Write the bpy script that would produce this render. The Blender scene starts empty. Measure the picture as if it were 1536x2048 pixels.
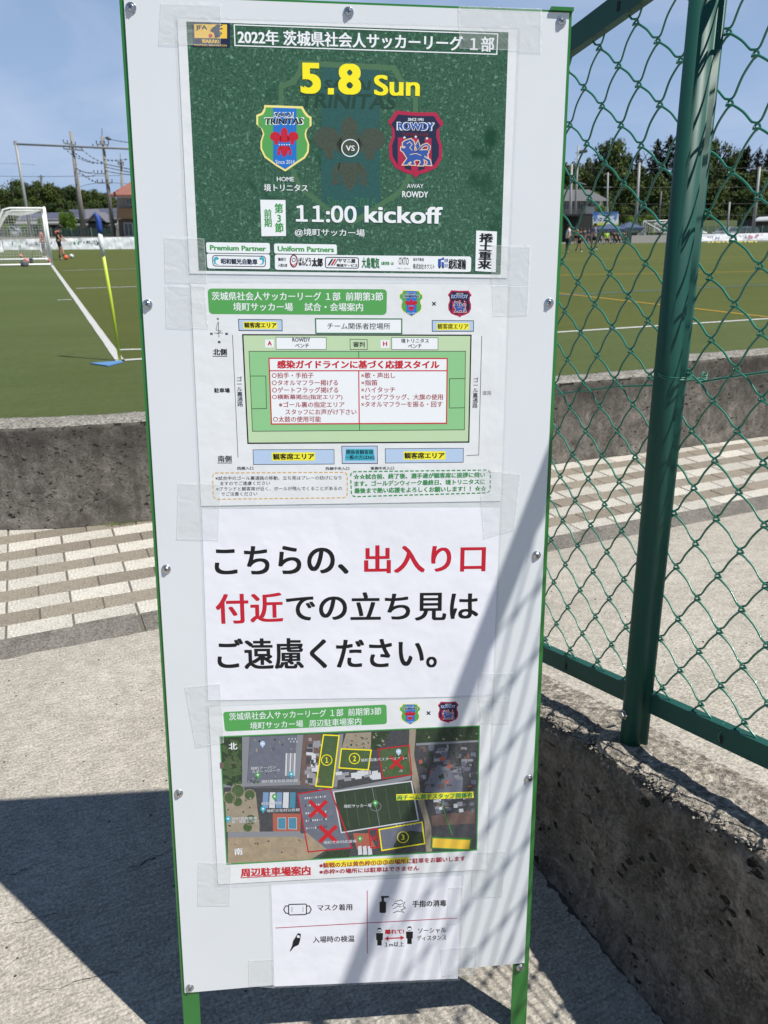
import bpy, math, random
import numpy as np
from mathutils import Vector, noise as mnoise
random.seed(7); RNG = np.random.default_rng(7)
scn = bpy.context.scene
COL = scn.collection

# ------------------------------------------------------------------ camera
PITCH = math.radians(20.44); YAW = math.radians(24.2); EYE = 1.73
FPX = 1540.0; CX, CY = 768.0, 1024.0          # focal length and centre, in photograph pixels
fh = np.array([math.sin(YAW), math.cos(YAW), 0.0])
RT = np.array([math.cos(YAW), -math.sin(YAW), 0.0])
ZUP = np.array([0, 0, 1.0])
FW = fh * math.cos(PITCH) - ZUP * math.sin(PITCH)
UPV = fh * math.sin(PITCH) + ZUP * math.cos(PITCH)
EYEP = np.array([0, 0, EYE])
cam = bpy.data.cameras.new("camera"); cam_o = bpy.data.objects.new("camera", cam); COL.objects.link(cam_o)
cam.sensor_fit = 'VERTICAL'; cam.sensor_height = 36.0; cam.lens = FPX / 2048.0 * 36.0
cam.clip_start = 0.05; cam.clip_end = 3000
cam_o.location = (0, 0, EYE)
cam_o.rotation_euler = (math.pi / 2 - PITCH, 0, -YAW)
cam.dof.use_dof = True; cam.dof.focus_distance = 1.5; cam.dof.aperture_fstop = 10.5
scn.camera = cam_o

# ------------------------------------------------------------------ light
SUN_AZ = math.radians(130.4); SUN_EL = math.radians(61.4)     # direction the light travels, elevation
LD = Vector((math.cos(SUN_AZ) * math.cos(SUN_EL), math.sin(SUN_AZ) * math.cos(SUN_EL), -math.sin(SUN_EL)))
sun = bpy.data.lights.new("sun", 'SUN'); sun.energy = 4.9; sun.angle = math.radians(0.53); sun.color = (1.0, 0.965, 0.90)
sun_o = bpy.data.objects.new("sun", sun); COL.objects.link(sun_o)
sun_o.rotation_euler = LD.to_track_quat('-Z', 'Y').to_euler()
world = bpy.data.worlds.new("World"); scn.world = world; world.use_nodes = True
wn = world.node_tree; wn.nodes.clear()
wo = wn.nodes.new('ShaderNodeOutputWorld'); wb = wn.nodes.new('ShaderNodeBackground')
sky = wn.nodes.new('ShaderNodeTexSky'); sky.sky_type = 'NISHITA'; sky.sun_disc = False
sky.sun_elevation = SUN_EL
sd = -LD                                       # towards the sun
sky.sun_rotation = math.atan2(sd.x, sd.y)
sky.air_density = 1.0; sky.dust_density = 0.0; sky.ozone_density = 3.0; sky.altitude = 0
tc = wn.nodes.new('ShaderNodeTexCoord'); mp = wn.nodes.new('ShaderNodeMapping'); mp.inputs['Scale'].default_value = (1.6, 1.1, 5.0)
mp.inputs['Rotation'].default_value = (0.0, 0.35, 0.9)
nz = wn.nodes.new('ShaderNodeTexNoise'); nz.inputs['Scale'].default_value = 1.7; nz.inputs['Detail'].default_value = 7; nz.inputs['Roughness'].default_value = 0.55
nz.inputs['Distortion'].default_value = 0.6
cr = wn.nodes.new('ShaderNodeMapRange'); cr.inputs[1].default_value = 0.43; cr.inputs[2].default_value = 0.72; cr.inputs[4].default_value = 0.62
sep = wn.nodes.new('ShaderNodeSeparateXYZ'); el = wn.nodes.new('ShaderNodeMapRange'); el.inputs[1].default_value = 0.0; el.inputs[2].default_value = 0.75; el.inputs[3].default_value = 0.85; el.inputs[4].default_value = 0.0
el.interpolation_type = 'SMOOTHSTEP'
mx = wn.nodes.new('ShaderNodeMixRGB'); mx.inputs['Color2'].default_value = (4.6, 6.5, 10.0, 1)       # summer haze, thicker towards the horizon
mx2 = wn.nodes.new('ShaderNodeMixRGB'); mx2.inputs['Color2'].default_value = (8.8, 9.6, 11.6, 1)      # thin high cloud
mul = wn.nodes.new('ShaderNodeMath'); mul.operation = 'MULTIPLY'
wn.links.new(tc.outputs['Generated'], mp.inputs['Vector']); wn.links.new(mp.outputs[0], nz.inputs['Vector']); wn.links.new(tc.outputs['Generated'], sep.inputs[0])
wn.links.new(sep.outputs[2], el.inputs[0]); wn.links.new(el.outputs[0], mx.inputs['Fac']); wn.links.new(sky.outputs[0], mx.inputs['Color1'])
wn.links.new(nz.outputs['Fac'], cr.inputs[0]); wn.links.new(cr.outputs[0], mul.inputs[0]); wn.links.new(el.outputs[0], mul.inputs[1]); wn.links.new(mul.outputs[0], mx2.inputs['Fac'])
wn.links.new(mx.outputs[0], mx2.inputs['Color1']); wn.links.new(mx2.outputs[0], wb.inputs['Color'])
wn.links.new(wb.outputs[0], wo.inputs['Surface']); wb.inputs['Strength'].default_value = 0.061
scn.view_settings.view_transform = 'Standard'; scn.view_settings.look = 'None'
scn.view_settings.exposure = 0.35; scn.view_settings.gamma = 1.0; scn.view_settings.use_curve_mapping = False
scn.cycles.max_bounces = 6; scn.cycles.transparent_max_bounces = 16

# ------------------------------------------------------------------ measuring helpers (photograph pixel -> place)
def ray(x, y): return FW + RT * (x - CX) / FPX - UPV * (y - CY) / FPX
def ground(x, y, z=0.0):
    d = ray(x, y); return EYEP + d * (z - EYE) / d[2]
def onplane(x, y, p0, n):
    d = ray(x, y); return EYEP + d * ((np.array(p0) - EYEP) @ n) / (d @ n)
def far(x, y, D): return onplane(x, y, fh * D, fh)      # on the upright plane D metres ahead
def nrm(v): return v / np.linalg.norm(v)

# ------------------------------------------------------------------ object helpers
def link(name, data, parent=None, loc=None):
    o = bpy.data.objects.new(name, data); COL.objects.link(o)
    if parent is not None: o.parent = parent
    if loc is not None: o.location = loc
    return o
def tag(o, label=None, cat=None, group=None, kind=None):
    if label: o['label'] = label
    if cat: o['category'] = cat
    if group: o['group'] = group
    if kind: o['kind'] = kind
    return o
def thing(name, label, cat, loc=(0, 0, 0), group=None):
    return tag(link(name, None, None, tuple(float(v) for v in loc)), label, cat, group)
class MB:
    """collects polygons, in world coordinates"""
    def __init__(s): s.v = []; s.f = []
    def add(s, vs, fs):
        b = len(s.v); s.v += [tuple(float(c) for c in p) for p in vs]; s.f += [tuple(b + i for i in f) for f in fs]; return s
    def box(s, c, size, rz=0, ax=None):
        c = np.array(c, float); h = np.array(size, float) / 2
        if ax is None:
            ca, sa = math.cos(rz), math.sin(rz); ax = (np.array([ca, sa, 0]), np.array([-sa, ca, 0]), ZUP)
        vs = [c + ax[0] * h[0] * i + ax[1] * h[1] * j + ax[2] * h[2] * k for i in (-1, 1) for j in (-1, 1) for k in (-1, 1)]
        return s.add(vs, [(0, 1, 3, 2), (4, 6, 7, 5), (0, 4, 5, 1), (2, 3, 7, 6), (0, 2, 6, 4), (1, 5, 7, 3)])
    def bar(s, a, b, w, h, up=ZUP):
        a, b = np.array(a, float), np.array(b, float); d = nrm(b - a); sd_ = nrm(np.cross(d, up)); u_ = np.cross(sd_, d)
        return s.box((a + b) / 2, (np.linalg.norm(b - a), w, h), ax=(d, sd_, u_))
    def tube(s, pts, r, n=8, cap=True):
        pts = [np.array(p, float) for p in pts]; rs = r if hasattr(r, '__len__') else [r] * len(pts)
        vs = []; prev = None
        for i, p in enumerate(pts):
            t = nrm(pts[min(i + 1, len(pts) - 1)] - pts[max(i - 1, 0)])
            if prev is None:
                a = np.array([0, 0, 1.0]) if abs(t[2]) < .9 else np.array([1.0, 0, 0]); u_ = nrm(np.cross(t, a))
            else: u_ = nrm(prev - t * (prev @ t))
            prev = u_; w_ = np.cross(t, u_)
            for k in range(n):
                q = 2 * math.pi * k / n; vs.append(p + rs[i] * (u_ * math.cos(q) + w_ * math.sin(q)))
        fs = [(i * n + k, i * n + (k + 1) % n, (i + 1) * n + (k + 1) % n, (i + 1) * n + k) for i in range(len(pts) - 1) for k in range(n)]
        if cap: fs += [tuple(range(n - 1, -1, -1)), tuple((len(pts) - 1) * n + k for k in range(n))]
        return s.add(vs, fs)
    def extrude(s, poly, d):
        """poly: list of 3D points (planar), d: extrusion vector"""
        n = len(poly); d = np.array(d, float); vs = [np.array(p, float) for p in poly]; vs += [p + d for p in vs]
        fs = [tuple(range(n)), tuple(range(2 * n - 1, n - 1, -1))] + [(i, i + n, (i + 1) % n + n, (i + 1) % n) for i in range(n)]
        return s.add(vs, fs)
    def ball(s, c, r, seg=12, rings=8, sc=(1, 1, 1)):
        vs = [(c[0], c[1], c[2] + r * sc[2])]
        for i in range(1, rings):
            t = math.pi * i / rings
            for k in range(seg):
                q = 2 * math.pi * k / seg; vs.append((c[0] + r * sc[0] * math.sin(t) * math.cos(q), c[1] + r * sc[1] * math.sin(t) * math.sin(q), c[2] + r * sc[2] * math.cos(t)))
        vs.append((c[0], c[1], c[2] - r * sc[2])); L_ = len(vs) - 1
        fs = [(0, 1 + k, 1 + (k + 1) % seg) for k in range(seg)]
        fs += [(1 + i * seg + k, 1 + (i + 1) * seg + k, 1 + (i + 1) * seg + (k + 1) % seg, 1 + i * seg + (k + 1) % seg) for i in range(rings - 2) for k in range(seg)]
        fs += [(L_, L_ - seg + (k + 1) % seg, L_ - seg + k) for k in range(seg)]
        return s.add(vs, fs)
    def mesh(s, name, m, smooth=False, origin=None):
        v = np.array(s.v, float)
        if origin is not None: v = v - np.array(origin, float)
        me = bpy.data.meshes.new(name); me.from_pydata([tuple(p) for p in v], [], s.f); me.materials.append(m)
        if smooth: me.polygons.foreach_set('use_smooth', [True] * len(me.polygons))
        me.update(); return me
    def build(s, name, m, parent=None, smooth=False):
        origin = None
        if parent is not None:
            w = parent; origin = np.array(w.location)
            while w.parent is not None: w = w.parent; origin = origin + np.array(w.location)
        else:
            origin = np.array(s.v).mean(0) if s.v else np.zeros(3); origin[2] = np.array(s.v)[:, 2].min()
        o = link(name, s.mesh(name, m, smooth, origin), parent)
        if parent is None: o.location = tuple(float(c) for c in origin)
        return o
def fix_normals(o):
    import bmesh
    bm = bmesh.new(); bm.from_mesh(o.data); bmesh.ops.recalc_face_normals(bm, faces=bm.faces); bm.to_mesh(o.data); bm.free(); return o

# ------------------------------------------------------------------ materials
MATS = {}
def lin(r, g, b):
    f = lambda c: (c / 255 / 12.92) if c / 255 <= 0.04045 else ((c / 255 + 0.055) / 1.055) ** 2.4
    return (f(r), f(g), f(b))
def mat(name, col, rough=0.6, metal=0.0, var=0.0, vscale=5.0, bump=0.0, bscale=40.0, col2=None, spec=0.5, detail=5, coat=0.0, rnd=0.0, stretch=None):
    """principled material; var mixes col with col2 (or a darker col) by noise; bump in metres; rnd brightens/darkens per object"""
    if name in MATS: return MATS[name]
    m = bpy.data.materials.new(name); m.use_nodes = True; nt = m.node_tree; p = nt.nodes['Principled BSDF']
    p.inputs['Roughness'].default_value = rough; p.inputs['Metallic'].default_value = metal
    p.inputs['Specular IOR Level'].default_value = spec; p.inputs['Coat Weight'].default_value = coat
    p.inputs['Base Color'].default_value = (*col, 1)
    src = None
    if var or bump:
        t = nt.nodes.new('ShaderNodeTexCoord'); mpn = nt.nodes.new('ShaderNodeMapping'); nt.links.new(t.outputs['Object'], mpn.inputs[0])
        if stretch: mpn.inputs['Scale'].default_value = stretch
        src = mpn.outputs[0]
    last = None
    if var:
        n = nt.nodes.new('ShaderNodeTexNoise'); n.inputs['Scale'].default_value = vscale; n.inputs['Detail'].default_value = detail; n.inputs['Roughness'].default_value = 0.65
        nt.links.new(src, n.inputs['Vector'])
        r = nt.nodes.new('ShaderNodeMapRange'); r.inputs[1].default_value = 0.5 - 0.28; r.inputs[2].default_value = 0.5 + 0.28
        nt.links.new(n.outputs['Fac'], r.inputs[0])
        c2 = col2 or tuple(c * (1 - var) for c in col)
        mxn = nt.nodes.new('ShaderNodeMixRGB'); mxn.inputs['Color1'].default_value = (*c2, 1); mxn.inputs['Color2'].default_value = (*col, 1)
        nt.links.new(r.outputs[0], mxn.inputs['Fac']); last = mxn.outputs[0]
    if rnd:
        oi = nt.nodes.new('ShaderNodeObjectInfo'); mr = nt.nodes.new('ShaderNodeMapRange'); mr.inputs[3].default_value = 1 - rnd; mr.inputs[4].default_value = 1 + rnd
        nt.links.new(oi.outputs['Random'], mr.inputs[0]); hs = nt.nodes.new('ShaderNodeHueSaturation'); nt.links.new(mr.outputs[0], hs.inputs['Value'])
        if last: nt.links.new(last, hs.inputs['Color'])
        else: hs.inputs['Color'].default_value = (*col, 1)
        last = hs.outputs[0]
    if last: nt.links.new(last, p.inputs['Base Color'])
    if bump:
        n2 = nt.nodes.new('ShaderNodeTexNoise'); n2.inputs['Scale'].default_value = bscale; n2.inputs['Detail'].default_value = 4
        nt.links.new(src, n2.inputs['Vector']); b = nt.nodes.new('ShaderNodeBump'); b.inputs['Distance'].default_value = bump
        nt.links.new(n2.outputs['Fac'], b.inputs['Height']); nt.links.new(b.outputs[0], p.inputs['Normal'])
    MATS[name] = m; return m
def nodes(m): return m.node_tree.nodes, m.node_tree.links
def film(name, col, alpha, rough=0.15):
    """clear plastic film: mostly see-through with a glossy face"""
    m = bpy.data.materials.new(name); m.use_nodes = True; nt = m.node_tree; nt.nodes.clear()
    o = nt.nodes.new('ShaderNodeOutputMaterial'); p = nt.nodes.new('ShaderNodeBsdfPrincipled'); t = nt.nodes.new('ShaderNodeBsdfTransparent'); x = nt.nodes.new('ShaderNodeMixShader')
    p.inputs['Base Color'].default_value = (*col, 1); p.inputs['Roughness'].default_value = rough; x.inputs[0].default_value = alpha
    tcn = nt.nodes.new('ShaderNodeTexCoord'); nn_ = nt.nodes.new('ShaderNodeTexNoise'); nn_.inputs['Scale'].default_value = 38; nn_.inputs['Detail'].default_value = 3; nn_.inputs['Distortion'].default_value = 1.2; bp = nt.nodes.new('ShaderNodeBump'); bp.inputs['Distance'].default_value = 0.004
    nt.links.new(tcn.outputs['Object'], nn_.inputs['Vector']); nt.links.new(nn_.outputs['Fac'], bp.inputs['Height']); nt.links.new(bp.outputs[0], p.inputs['Normal'])
    nt.links.new(t.outputs[0], x.inputs[1]); nt.links.new(p.outputs[0], x.inputs[2]); nt.links.new(x.outputs[0], o.inputs[0]); return m
def concrete(name, c_light, c_dark, speck=0.5, grain=220.0, bump=0.0015, pits=False, patch=1.6, broom=None, streak=None, top_moss=False, tone_z=None):
    m = bpy.data.materials.new(name); m.use_nodes = True; N_, K = nodes(m); p = N_['Principled BSDF']
    p.inputs['Roughness'].default_value = 0.93; p.inputs['Specular IOR Level'].default_value = 0.15
    t = N_.new('ShaderNodeTexCoord'); P0 = t.outputs['Object']
    def noise(sc, det=6, ro=0.6, vec=None, dist=0):
        n = N_.new('ShaderNodeTexNoise'); n.inputs['Scale'].default_value = sc; n.inputs['Detail'].default_value = det; n.inputs['Roughness'].default_value = ro; n.inputs['Distortion'].default_value = dist
        K.new(vec or P0, n.inputs['Vector']); return n.outputs['Fac']
    def rng(v, a, b, c=0.0, d=1.0):
        r = N_.new('ShaderNodeMapRange'); r.inputs[1].default_value = a; r.inputs[2].default_value = b; r.inputs[3].default_value = c; r.inputs[4].default_value = d
        K.new(v, r.inputs[0]); return r.outputs[0]
    def mix(f, a, b, mode='MIX'):
        x = N_.new('ShaderNodeMixRGB'); x.blend_type = mode
        if isinstance(f, float): x.inputs[0].default_value = f
        else: K.new(f, x.inputs[0])
        for i, c in ((1, a), (2, b)):
            if isinstance(c, tuple): x.inputs[i].default_value = (*c, 1)
            else: K.new(c, x.inputs[i])
        return x.outputs[0]
    def mth(op, a, b):
        x = N_.new('ShaderNodeMath'); x.operation = op
        for i, c in ((0, a), (1, b)):
            if isinstance(c, float): x.inputs[i].default_value = c
            else: K.new(c, x.inputs[i])
        return x.outputs[0]
    c = mix(rng(noise(patch, 8, 0.7, dist=0.4), 0.32, 0.68), c_dark, c_light)
    mid = noise(grain * 0.12, 5, 0.7); c = mix(rng(mid, 0.42, 0.66, 0.0, 0.5), c, tuple(v * 0.62 for v in c_dark))
    fine = noise(grain, 3, 0.75)
    c = mix(rng(fine, 0.36, 0.50, speck * .8, 0.0), c, tuple(v * 0.35 for v in c_dark))
    c = mix(rng(fine, 0.52, 0.68, 0.0, speck * .8), c, tuple(min(1, v * 1.45) for v in c_light))
    h = mth('ADD', mth('MULTIPLY', fine, 0.6), mth('MULTIPLY', mid, 1.4))
    if broom:
        mpn = N_.new('ShaderNodeMapping'); K.new(P0, mpn.inputs[0]); mpn.inputs['Scale'].default_value = broom; mpn.inputs['Rotation'].default_value = (0, 0, 0.12)
        bn = noise(1.0, 4, 0.7, mpn.outputs[0], 0.3); c = mix(rng(bn, 0.38, 0.52, 0.5, 0.0), c, tuple(v * 0.5 for v in c_dark)); h = mth('ADD', h, mth('MULTIPLY', bn, 1.2))
    if pits:
        v = N_.new('ShaderNodeTexVoronoi'); v.inputs['Scale'].default_value = pits; v.inputs['Randomness'].default_value = 1.0
        mpn = N_.new('ShaderNodeMapping'); K.new(P0, mpn.inputs[0]); mpn.inputs['Scale'].default_value = (0.75, 1, 1.35); 
        dn = N_.new('ShaderNodeTexNoise'); dn.inputs['Scale'].default_value = 30; K.new(mpn.outputs[0], dn.inputs['Vector'])
        vm = N_.new('ShaderNodeMixRGB'); vm.inputs[0].default_value = 0.04; K.new(mpn.outputs[0], vm.inputs[1]); K.new(dn.outputs['Color'], vm.inputs[2])
        K.new(vm.outputs[0], v.inputs['Vector'])
        sz = rng(noise(pits * 0.35, 2), 0.36, 0.66, 0.0, 0.30)
        pit = rng(mth('SUBTRACT', v.outputs['Distance'], sz), -0.03, 0.03, 1.0, 0.0)
        c = mix(pit, c, tuple(v_ * 0.14 for v_ in c_dark)); h = mth('SUBTRACT', h, mth('MULTIPLY', pit, 3.0))
        v2 = N_.new('ShaderNodeTexVoronoi'); v2.inputs['Scale'].default_value = pits * 2.7; K.new(vm.outputs[0], v2.inputs['Vector'])
        pit2 = rng(mth('SUBTRACT', v2.outputs['Distance'], rng(noise(pits * 0.8, 2), 0.45, 0.7, 0.0, 0.30)), -0.04, 0.04, 0.9, 0.0)
        c = mix(pit2, c, tuple(v_ * 0.2 for v_ in c_dark)); h = mth('SUBTRACT', h, mth('MULTIPLY', pit2, 1.5))
        blot = noise(pits * 0.45, 8, 0.75, dist=1.0); c = mix(rng(blot, 0.50, 0.66, 0.0, 0.55), c, tuple(min(1, v_ * 1.5) for v_ in c_light)); c = mix(rng(blot, 0.34, 0.47, 0.6, 0.0), c, tuple(v_ * 0.5 for v_ in c_dark))
    if streak:
        mpn = N_.new('ShaderNodeMapping'); K.new(P0, mpn.inputs[0]); mpn.inputs['Scale'].default_value = (7, 7, 0.9)
        st = noise(1.0, 6, 0.65, mpn.outputs[0], 0.5); c = mix(rng(st, 0.4, 0.7, 0.0, 0.75), c, streak)
    if tone_z:
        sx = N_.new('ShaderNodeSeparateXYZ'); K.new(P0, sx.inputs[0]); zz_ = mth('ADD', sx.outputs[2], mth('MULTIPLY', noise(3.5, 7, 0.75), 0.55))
        c = mix(rng(zz_, tone_z[0] + .25, tone_z[1] + .25, 0.0, 0.60), c, (0.030, 0.027, 0.024)); c = mix(rng(zz_, .24, .34, 0.7, 0.0), c, (0.062, 0.056, 0.046))  # darker towards the top and along the foot, edges broken by noise
    if top_moss:
        c = mix(rng(noise(9, 6, 0.8), 0.6, 0.72, 0.0, 0.55), c, (0.20, 0.115, 0.035))
        c = mix(rng(noise(14, 7, 0.8), 0.28, 0.45, 0.75, 0.0), c, (0.02, 0.02, 0.018))
    K.new(c, p.inputs['Base Color'])
    b = N_.new('ShaderNodeBump'); b.inputs['Distance'].default_value = bump; b.inputs['Strength'].default_value = 1.0
    K.new(h, b.inputs['Height']); K.new(b.outputs[0], p.inputs['Normal']); return m
# ================================================================== GROUND
def sheet(name, poly, z, m, kind='structure'):
    mb = MB(); mb.add([(x, y, z) for x, y in poly], [tuple(range(len(poly)))])
    o = mb.build(name, m); o['kind'] = kind; return o
M_earth = mat('earth', (0.16, 0.15, 0.10), 0.95, var=0.4, vscale=0.15)
sheet('ground', [(-900, -300), (1200, -300), (1200, 1500), (-900, 1500)], -0.03, M_earth)

# turf, artificial: olive green with wide bands along the touchline direction
def turf_mat():
    m = bpy.data.materials.new('turf'); m.use_nodes = True; N_, K = nodes(m); p = N_['Principled BSDF']
    p.inputs['Roughness'].default_value = 0.85; p.inputs['Specular IOR Level'].default_value = 0.2
    t = N_.new('ShaderNodeTexCoord'); P0 = t.outputs['Object']
    def noise(sc, det=4, ro=0.6, stretch=None):
        n = N_.new('ShaderNodeTexNoise'); n.inputs['Scale'].default_value = sc; n.inputs['Detail'].default_value = det; n.inputs['Roughness'].default_value = ro
        mp_ = N_.new('ShaderNodeMapping'); mp_.inputs['Scale'].default_value = stretch or (1, 1, 1); K.new(P0, mp_.inputs[0]); K.new(mp_.outputs[0], n.inputs['Vector']); return n.outputs['Fac']
    def rng(v, a, b, c=0.0, d=1.0):
        r = N_.new('ShaderNodeMapRange'); r.inputs[1].default_value = a; r.inputs[2].default_value = b; r.inputs[3].default_value = c; r.inputs[4].default_value = d; K.new(v, r.inputs[0]); return r.outputs[0]
    def mix(f, a, b):
        x = N_.new('ShaderNodeMixRGB'); K.new(f, x.inputs[0])
        for i, c in ((1, a), (2, b)):
            if isinstance(c, tuple): x.inputs[i].default_value = (*c, 1)
            else: K.new(c, x.inputs[i])
        return x.outputs[0]
    c = mix(rng(noise(0.35, 6, 0.7, (0.35, 1, 1)), 0.35, 0.65), (0.076, 0.106, 0.030), (0.104, 0.136, 0.047))
    c = mix(rng(noise(3.0, 5, 0.7, (0.3, 1, 1)), 0.4, 0.65, 0.0, 0.6), c, (0.078, 0.096, 0.022))
    c = mix(rng(noise(16, 5, 0.8, (0.6, 1, 1)), 0.36, 0.52, 0.45, 0.0), c, (0.045, 0.060, 0.010))
    c = mix(rng(noise(22, 4, 0.8, (0.6, 1, 1)), 0.52, 0.66, 0.0, 0.40), c, (0.17, 0.185, 0.085))
    c = mix(rng(noise(120, 3, 0.8), 0.38, 0.55, 0.65, 0.0), c, (0.040, 0.055, 0.010))
    c = mix(rng(noise(160, 2, 0.8), 0.58, 0.75, 0.0, 0.5), c, (0.16, 0.165, 0.065))
    K.new(c, p.inputs['Base Color'])
    b = N_.new('ShaderNodeBump'); b.inputs['Distance'].default_value = 0.012; K.new(noise(110, 3, 0.8), b.inputs['Height']); K.new(b.outputs[0], p.inputs['Normal'])
    return m
M_turf = turf_mat()
pitch = sheet('pitch', [(-60, 4.9), (140, 4.9), (140, 66.2), (-60, 66.2)], -0.004, M_turf)
# beyond the pitch: asphalt and weedy yard
sheet('yard', [(-100, 66.2), (200, 66.2), (200, 125), (-100, 125)], -0.012, mat('yard_ground', (0.19, 0.185, 0.16), 0.95, var=0.3, vscale=0.5))

M_in = turf_mat(); M_in.name = 'turf_inside'
for n_ in M_in.node_tree.nodes:
    if n_.type == 'MIX_RGB':
        for k in (1, 2):
            if not n_.inputs[k].is_linked: c_ = n_.inputs[k].default_value; n_.inputs[k].default_value = (c_[0] * .97, c_[1] * .90, c_[2] * .62, 1)
_c = ground(240, 721)
sheet('pitch_playing_area', [(_c[0], _c[1]), (130, _c[1]), (130, 64), (_c[0] + .3, 64)], 0.0, M_in)
# painted lines (each a strip laid 4 mm over the turf)
M_line = mat('line_white', (0.62, 0.63, 0.60), 0.9, var=0.6, vscale=28, bump=0.004, bscale=150)
M_line_y = mat('line_yellow', (0.50, 0.30, 0.03), 0.9, var=0.3, vscale=40)
M_line_b = mat('line_blue', (0.10, 0.17, 0.24), 0.9, var=0.3, vscale=40)
def strip(pts, w, m, z=0.004, name='pitch_line'):
    pts = [np.array(p[:2], float) for p in pts]; vs = []
    for i, p in enumerate(pts):
        t = nrm(pts[min(i + 1, len(pts) - 1)] - pts[max(i - 1, 0)]); n = np.array([-t[1], t[0]])
        j = 0.006 * (RNG.random() - .5); vs += [(*(p + n * (w / 2 + j)), z), (*(p - n * (w / 2 + j)), z)]
    mb = MB(); mb.add(vs, [(2 * i, 2 * i + 1, 2 * i + 3, 2 * i + 2) for i in range(len(pts) - 1)])
    o = mb.build(name, m); o['kind'] = 'structure'; return o
gcorner = ground(240, 721); g_goal = ground(104, 531); g_farl = ground(60, 499)
gdir = nrm(g_goal - gcorner); tdir = np.array([1.0, -0.002, 0])
def gl(t): return gcorner + gdir * t
def seg(a, b, n=24): return [a + (b - a) * k / n for k in range(n + 1)]
strip(seg(gl(-0.06), gl(55), 80), 0.115, M_line)
strip(seg(gl(0.0) + tdir * 0.02, gl(0) + tdir * 100, 120), 0.12, M_line)
pts = [gcorner + tdir * 0.98 * math.cos(q) + gdir * 0.98 * math.sin(q) for q in np.linspace(0.05, math.pi / 2 - .04, 14)]
strip(pts, 0.11, M_line, 0.006)
for q in ((147, 577, 16.5), (120, 541, 5.5)):
    a = ground(q[0] + 4, q[1]); strip(seg(a, a + tdir * q[2]), 0.12, M_line, 0.006)
strip(seg(ground(115, 600.5), ground(143, 599.3), 4), 0.11, M_line, 0.006)
def pxline(a, b, w, m): strip(seg(ground(*a), ground(*b), 20), w, m, 0.008)
pxline((1080, 582.5), (1536, 634.5), 0.10, M_line_y); pxline((1100, 592), (1600, 566), 0.10, M_line_b)
pxline((1050, 552), (1600, 541.5), 0.11, M_line_y); pxline((900, 521), (1600, 513), 0.10, M_line_y)

# ------------------------------------------------------------------ kerb strip, concrete floor, ramp
M_slab = concrete('slab_concrete', (0.48, 0.447, 0.388), (0.345, 0.315, 0.27), 0.75, 120, 0.0035, patch=2.2, broom=(22, 110, 9))
M_ramp = concrete('ramp_concrete', (0.48, 0.443, 0.382), (0.37, 0.337, 0.285), 0.75, 120, 0.0035, patch=2.0)
M_kerb = concrete('kerb_concrete', (0.21, 0.195, 0.17), (0.13, 0.12, 0.105), 0.9, 110, 0.002, patch=5)
def rough_edge(x0, x1, y, amp, n): return [(x, y + amp * mnoise.noise(Vector((x * 9, y, 0)))) for x in np.linspace(x0, x1, n)]
floor_poly = [(-8, -6), (1.125, -6), (1.125, 3.262)] + rough_edge(1.1, -3.4, 3.262, 0.012, 120)[0:] + [(-8, 3.262)]
sheet('concrete_floor', floor_poly, 0.0, M_slab)
# kerb pieces
for i, (a, b) in enumerate([(-3.4, -1.05), (-1.045, 0.263), (0.283, 1.98), (1.985, 3.42), (3.425, 4.9), (4.905, 6.4), (6.405, 8.2)]):
    mb = MB(); top = -0.004 + 0.002 * random.random()
    mb.box(((a + b) / 2, 3.37, top - 0.03), (b - a, 0.205, 0.06)); o = mb.build('kerb_strip', M_kerb); o['kind'] = 'structure'
M_joint = mat('joint_sand', (0.15, 0.135, 0.11), 0.95, var=0.4, vscale=60)
pave = sheet('pavement', [(-3.5, 3.2), (8.5, 3.2), (8.5, 5.6), (-3.5, 5.6)], -0.0095, M_joint)
M_pw = concrete('paver_white', (0.54, 0.515, 0.455), (0.43, 0.405, 0.355), 0.75, 95, 0.0009, patch=9)
M_pg = concrete('paver_grey', (0.27, 0.238, 0.192), (0.215, 0.187, 0.15), 0.7, 95, 0.0008, patch=9)
for m_ in (M_pw, M_pg):
    N_, K = nodes(m_); p = N_['Principled BSDF']; l = p.inputs['Base Color'].links[0]; s_ = l.from_socket
    oi = N_.new('ShaderNodeObjectInfo'); mr = N_.new('ShaderNodeMapRange'); mr.inputs[3].default_value = 0.86; mr.inputs[4].default_value = 1.12; K.new(oi.outputs['Random'], mr.inputs[0])
    hs = N_.new('ShaderNodeHueSaturation'); K.new(mr.outputs[0], hs.inputs['Value']); K.new(s_, hs.inputs['Color']); K.new(hs.outputs[0], p.inputs['Base Color'])
def paver_mesh(name, m, L_, W_):
    h = 0.03; c = 0.004; mb = MB(); a, b = L_ / 2, W_ / 2
    ring = lambda a, b, z: [(-a, -b, z), (a, -b, z), (a, b, z), (-a, b, z)]
    mb.add(ring(a, b, -h) + ring(a, b, -c) + ring(a - c, b - c, 0), [(0, 1, 5, 4), (1, 2, 6, 5), (2, 3, 7, 6), (3, 0, 4, 7), (4, 5, 9, 8), (5, 6, 10, 9), (6, 7, 11, 10), (7, 4, 8, 11), (8, 9, 10, 11)])
    return mb.mesh(name, m)
PWm = paver_mesh('paver', M_pw, 0.279, 0.131); PGm = paver_mesh('paver_grey', M_pg, 0.282, 0.131)
pl = np.array(pave.location)
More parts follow.
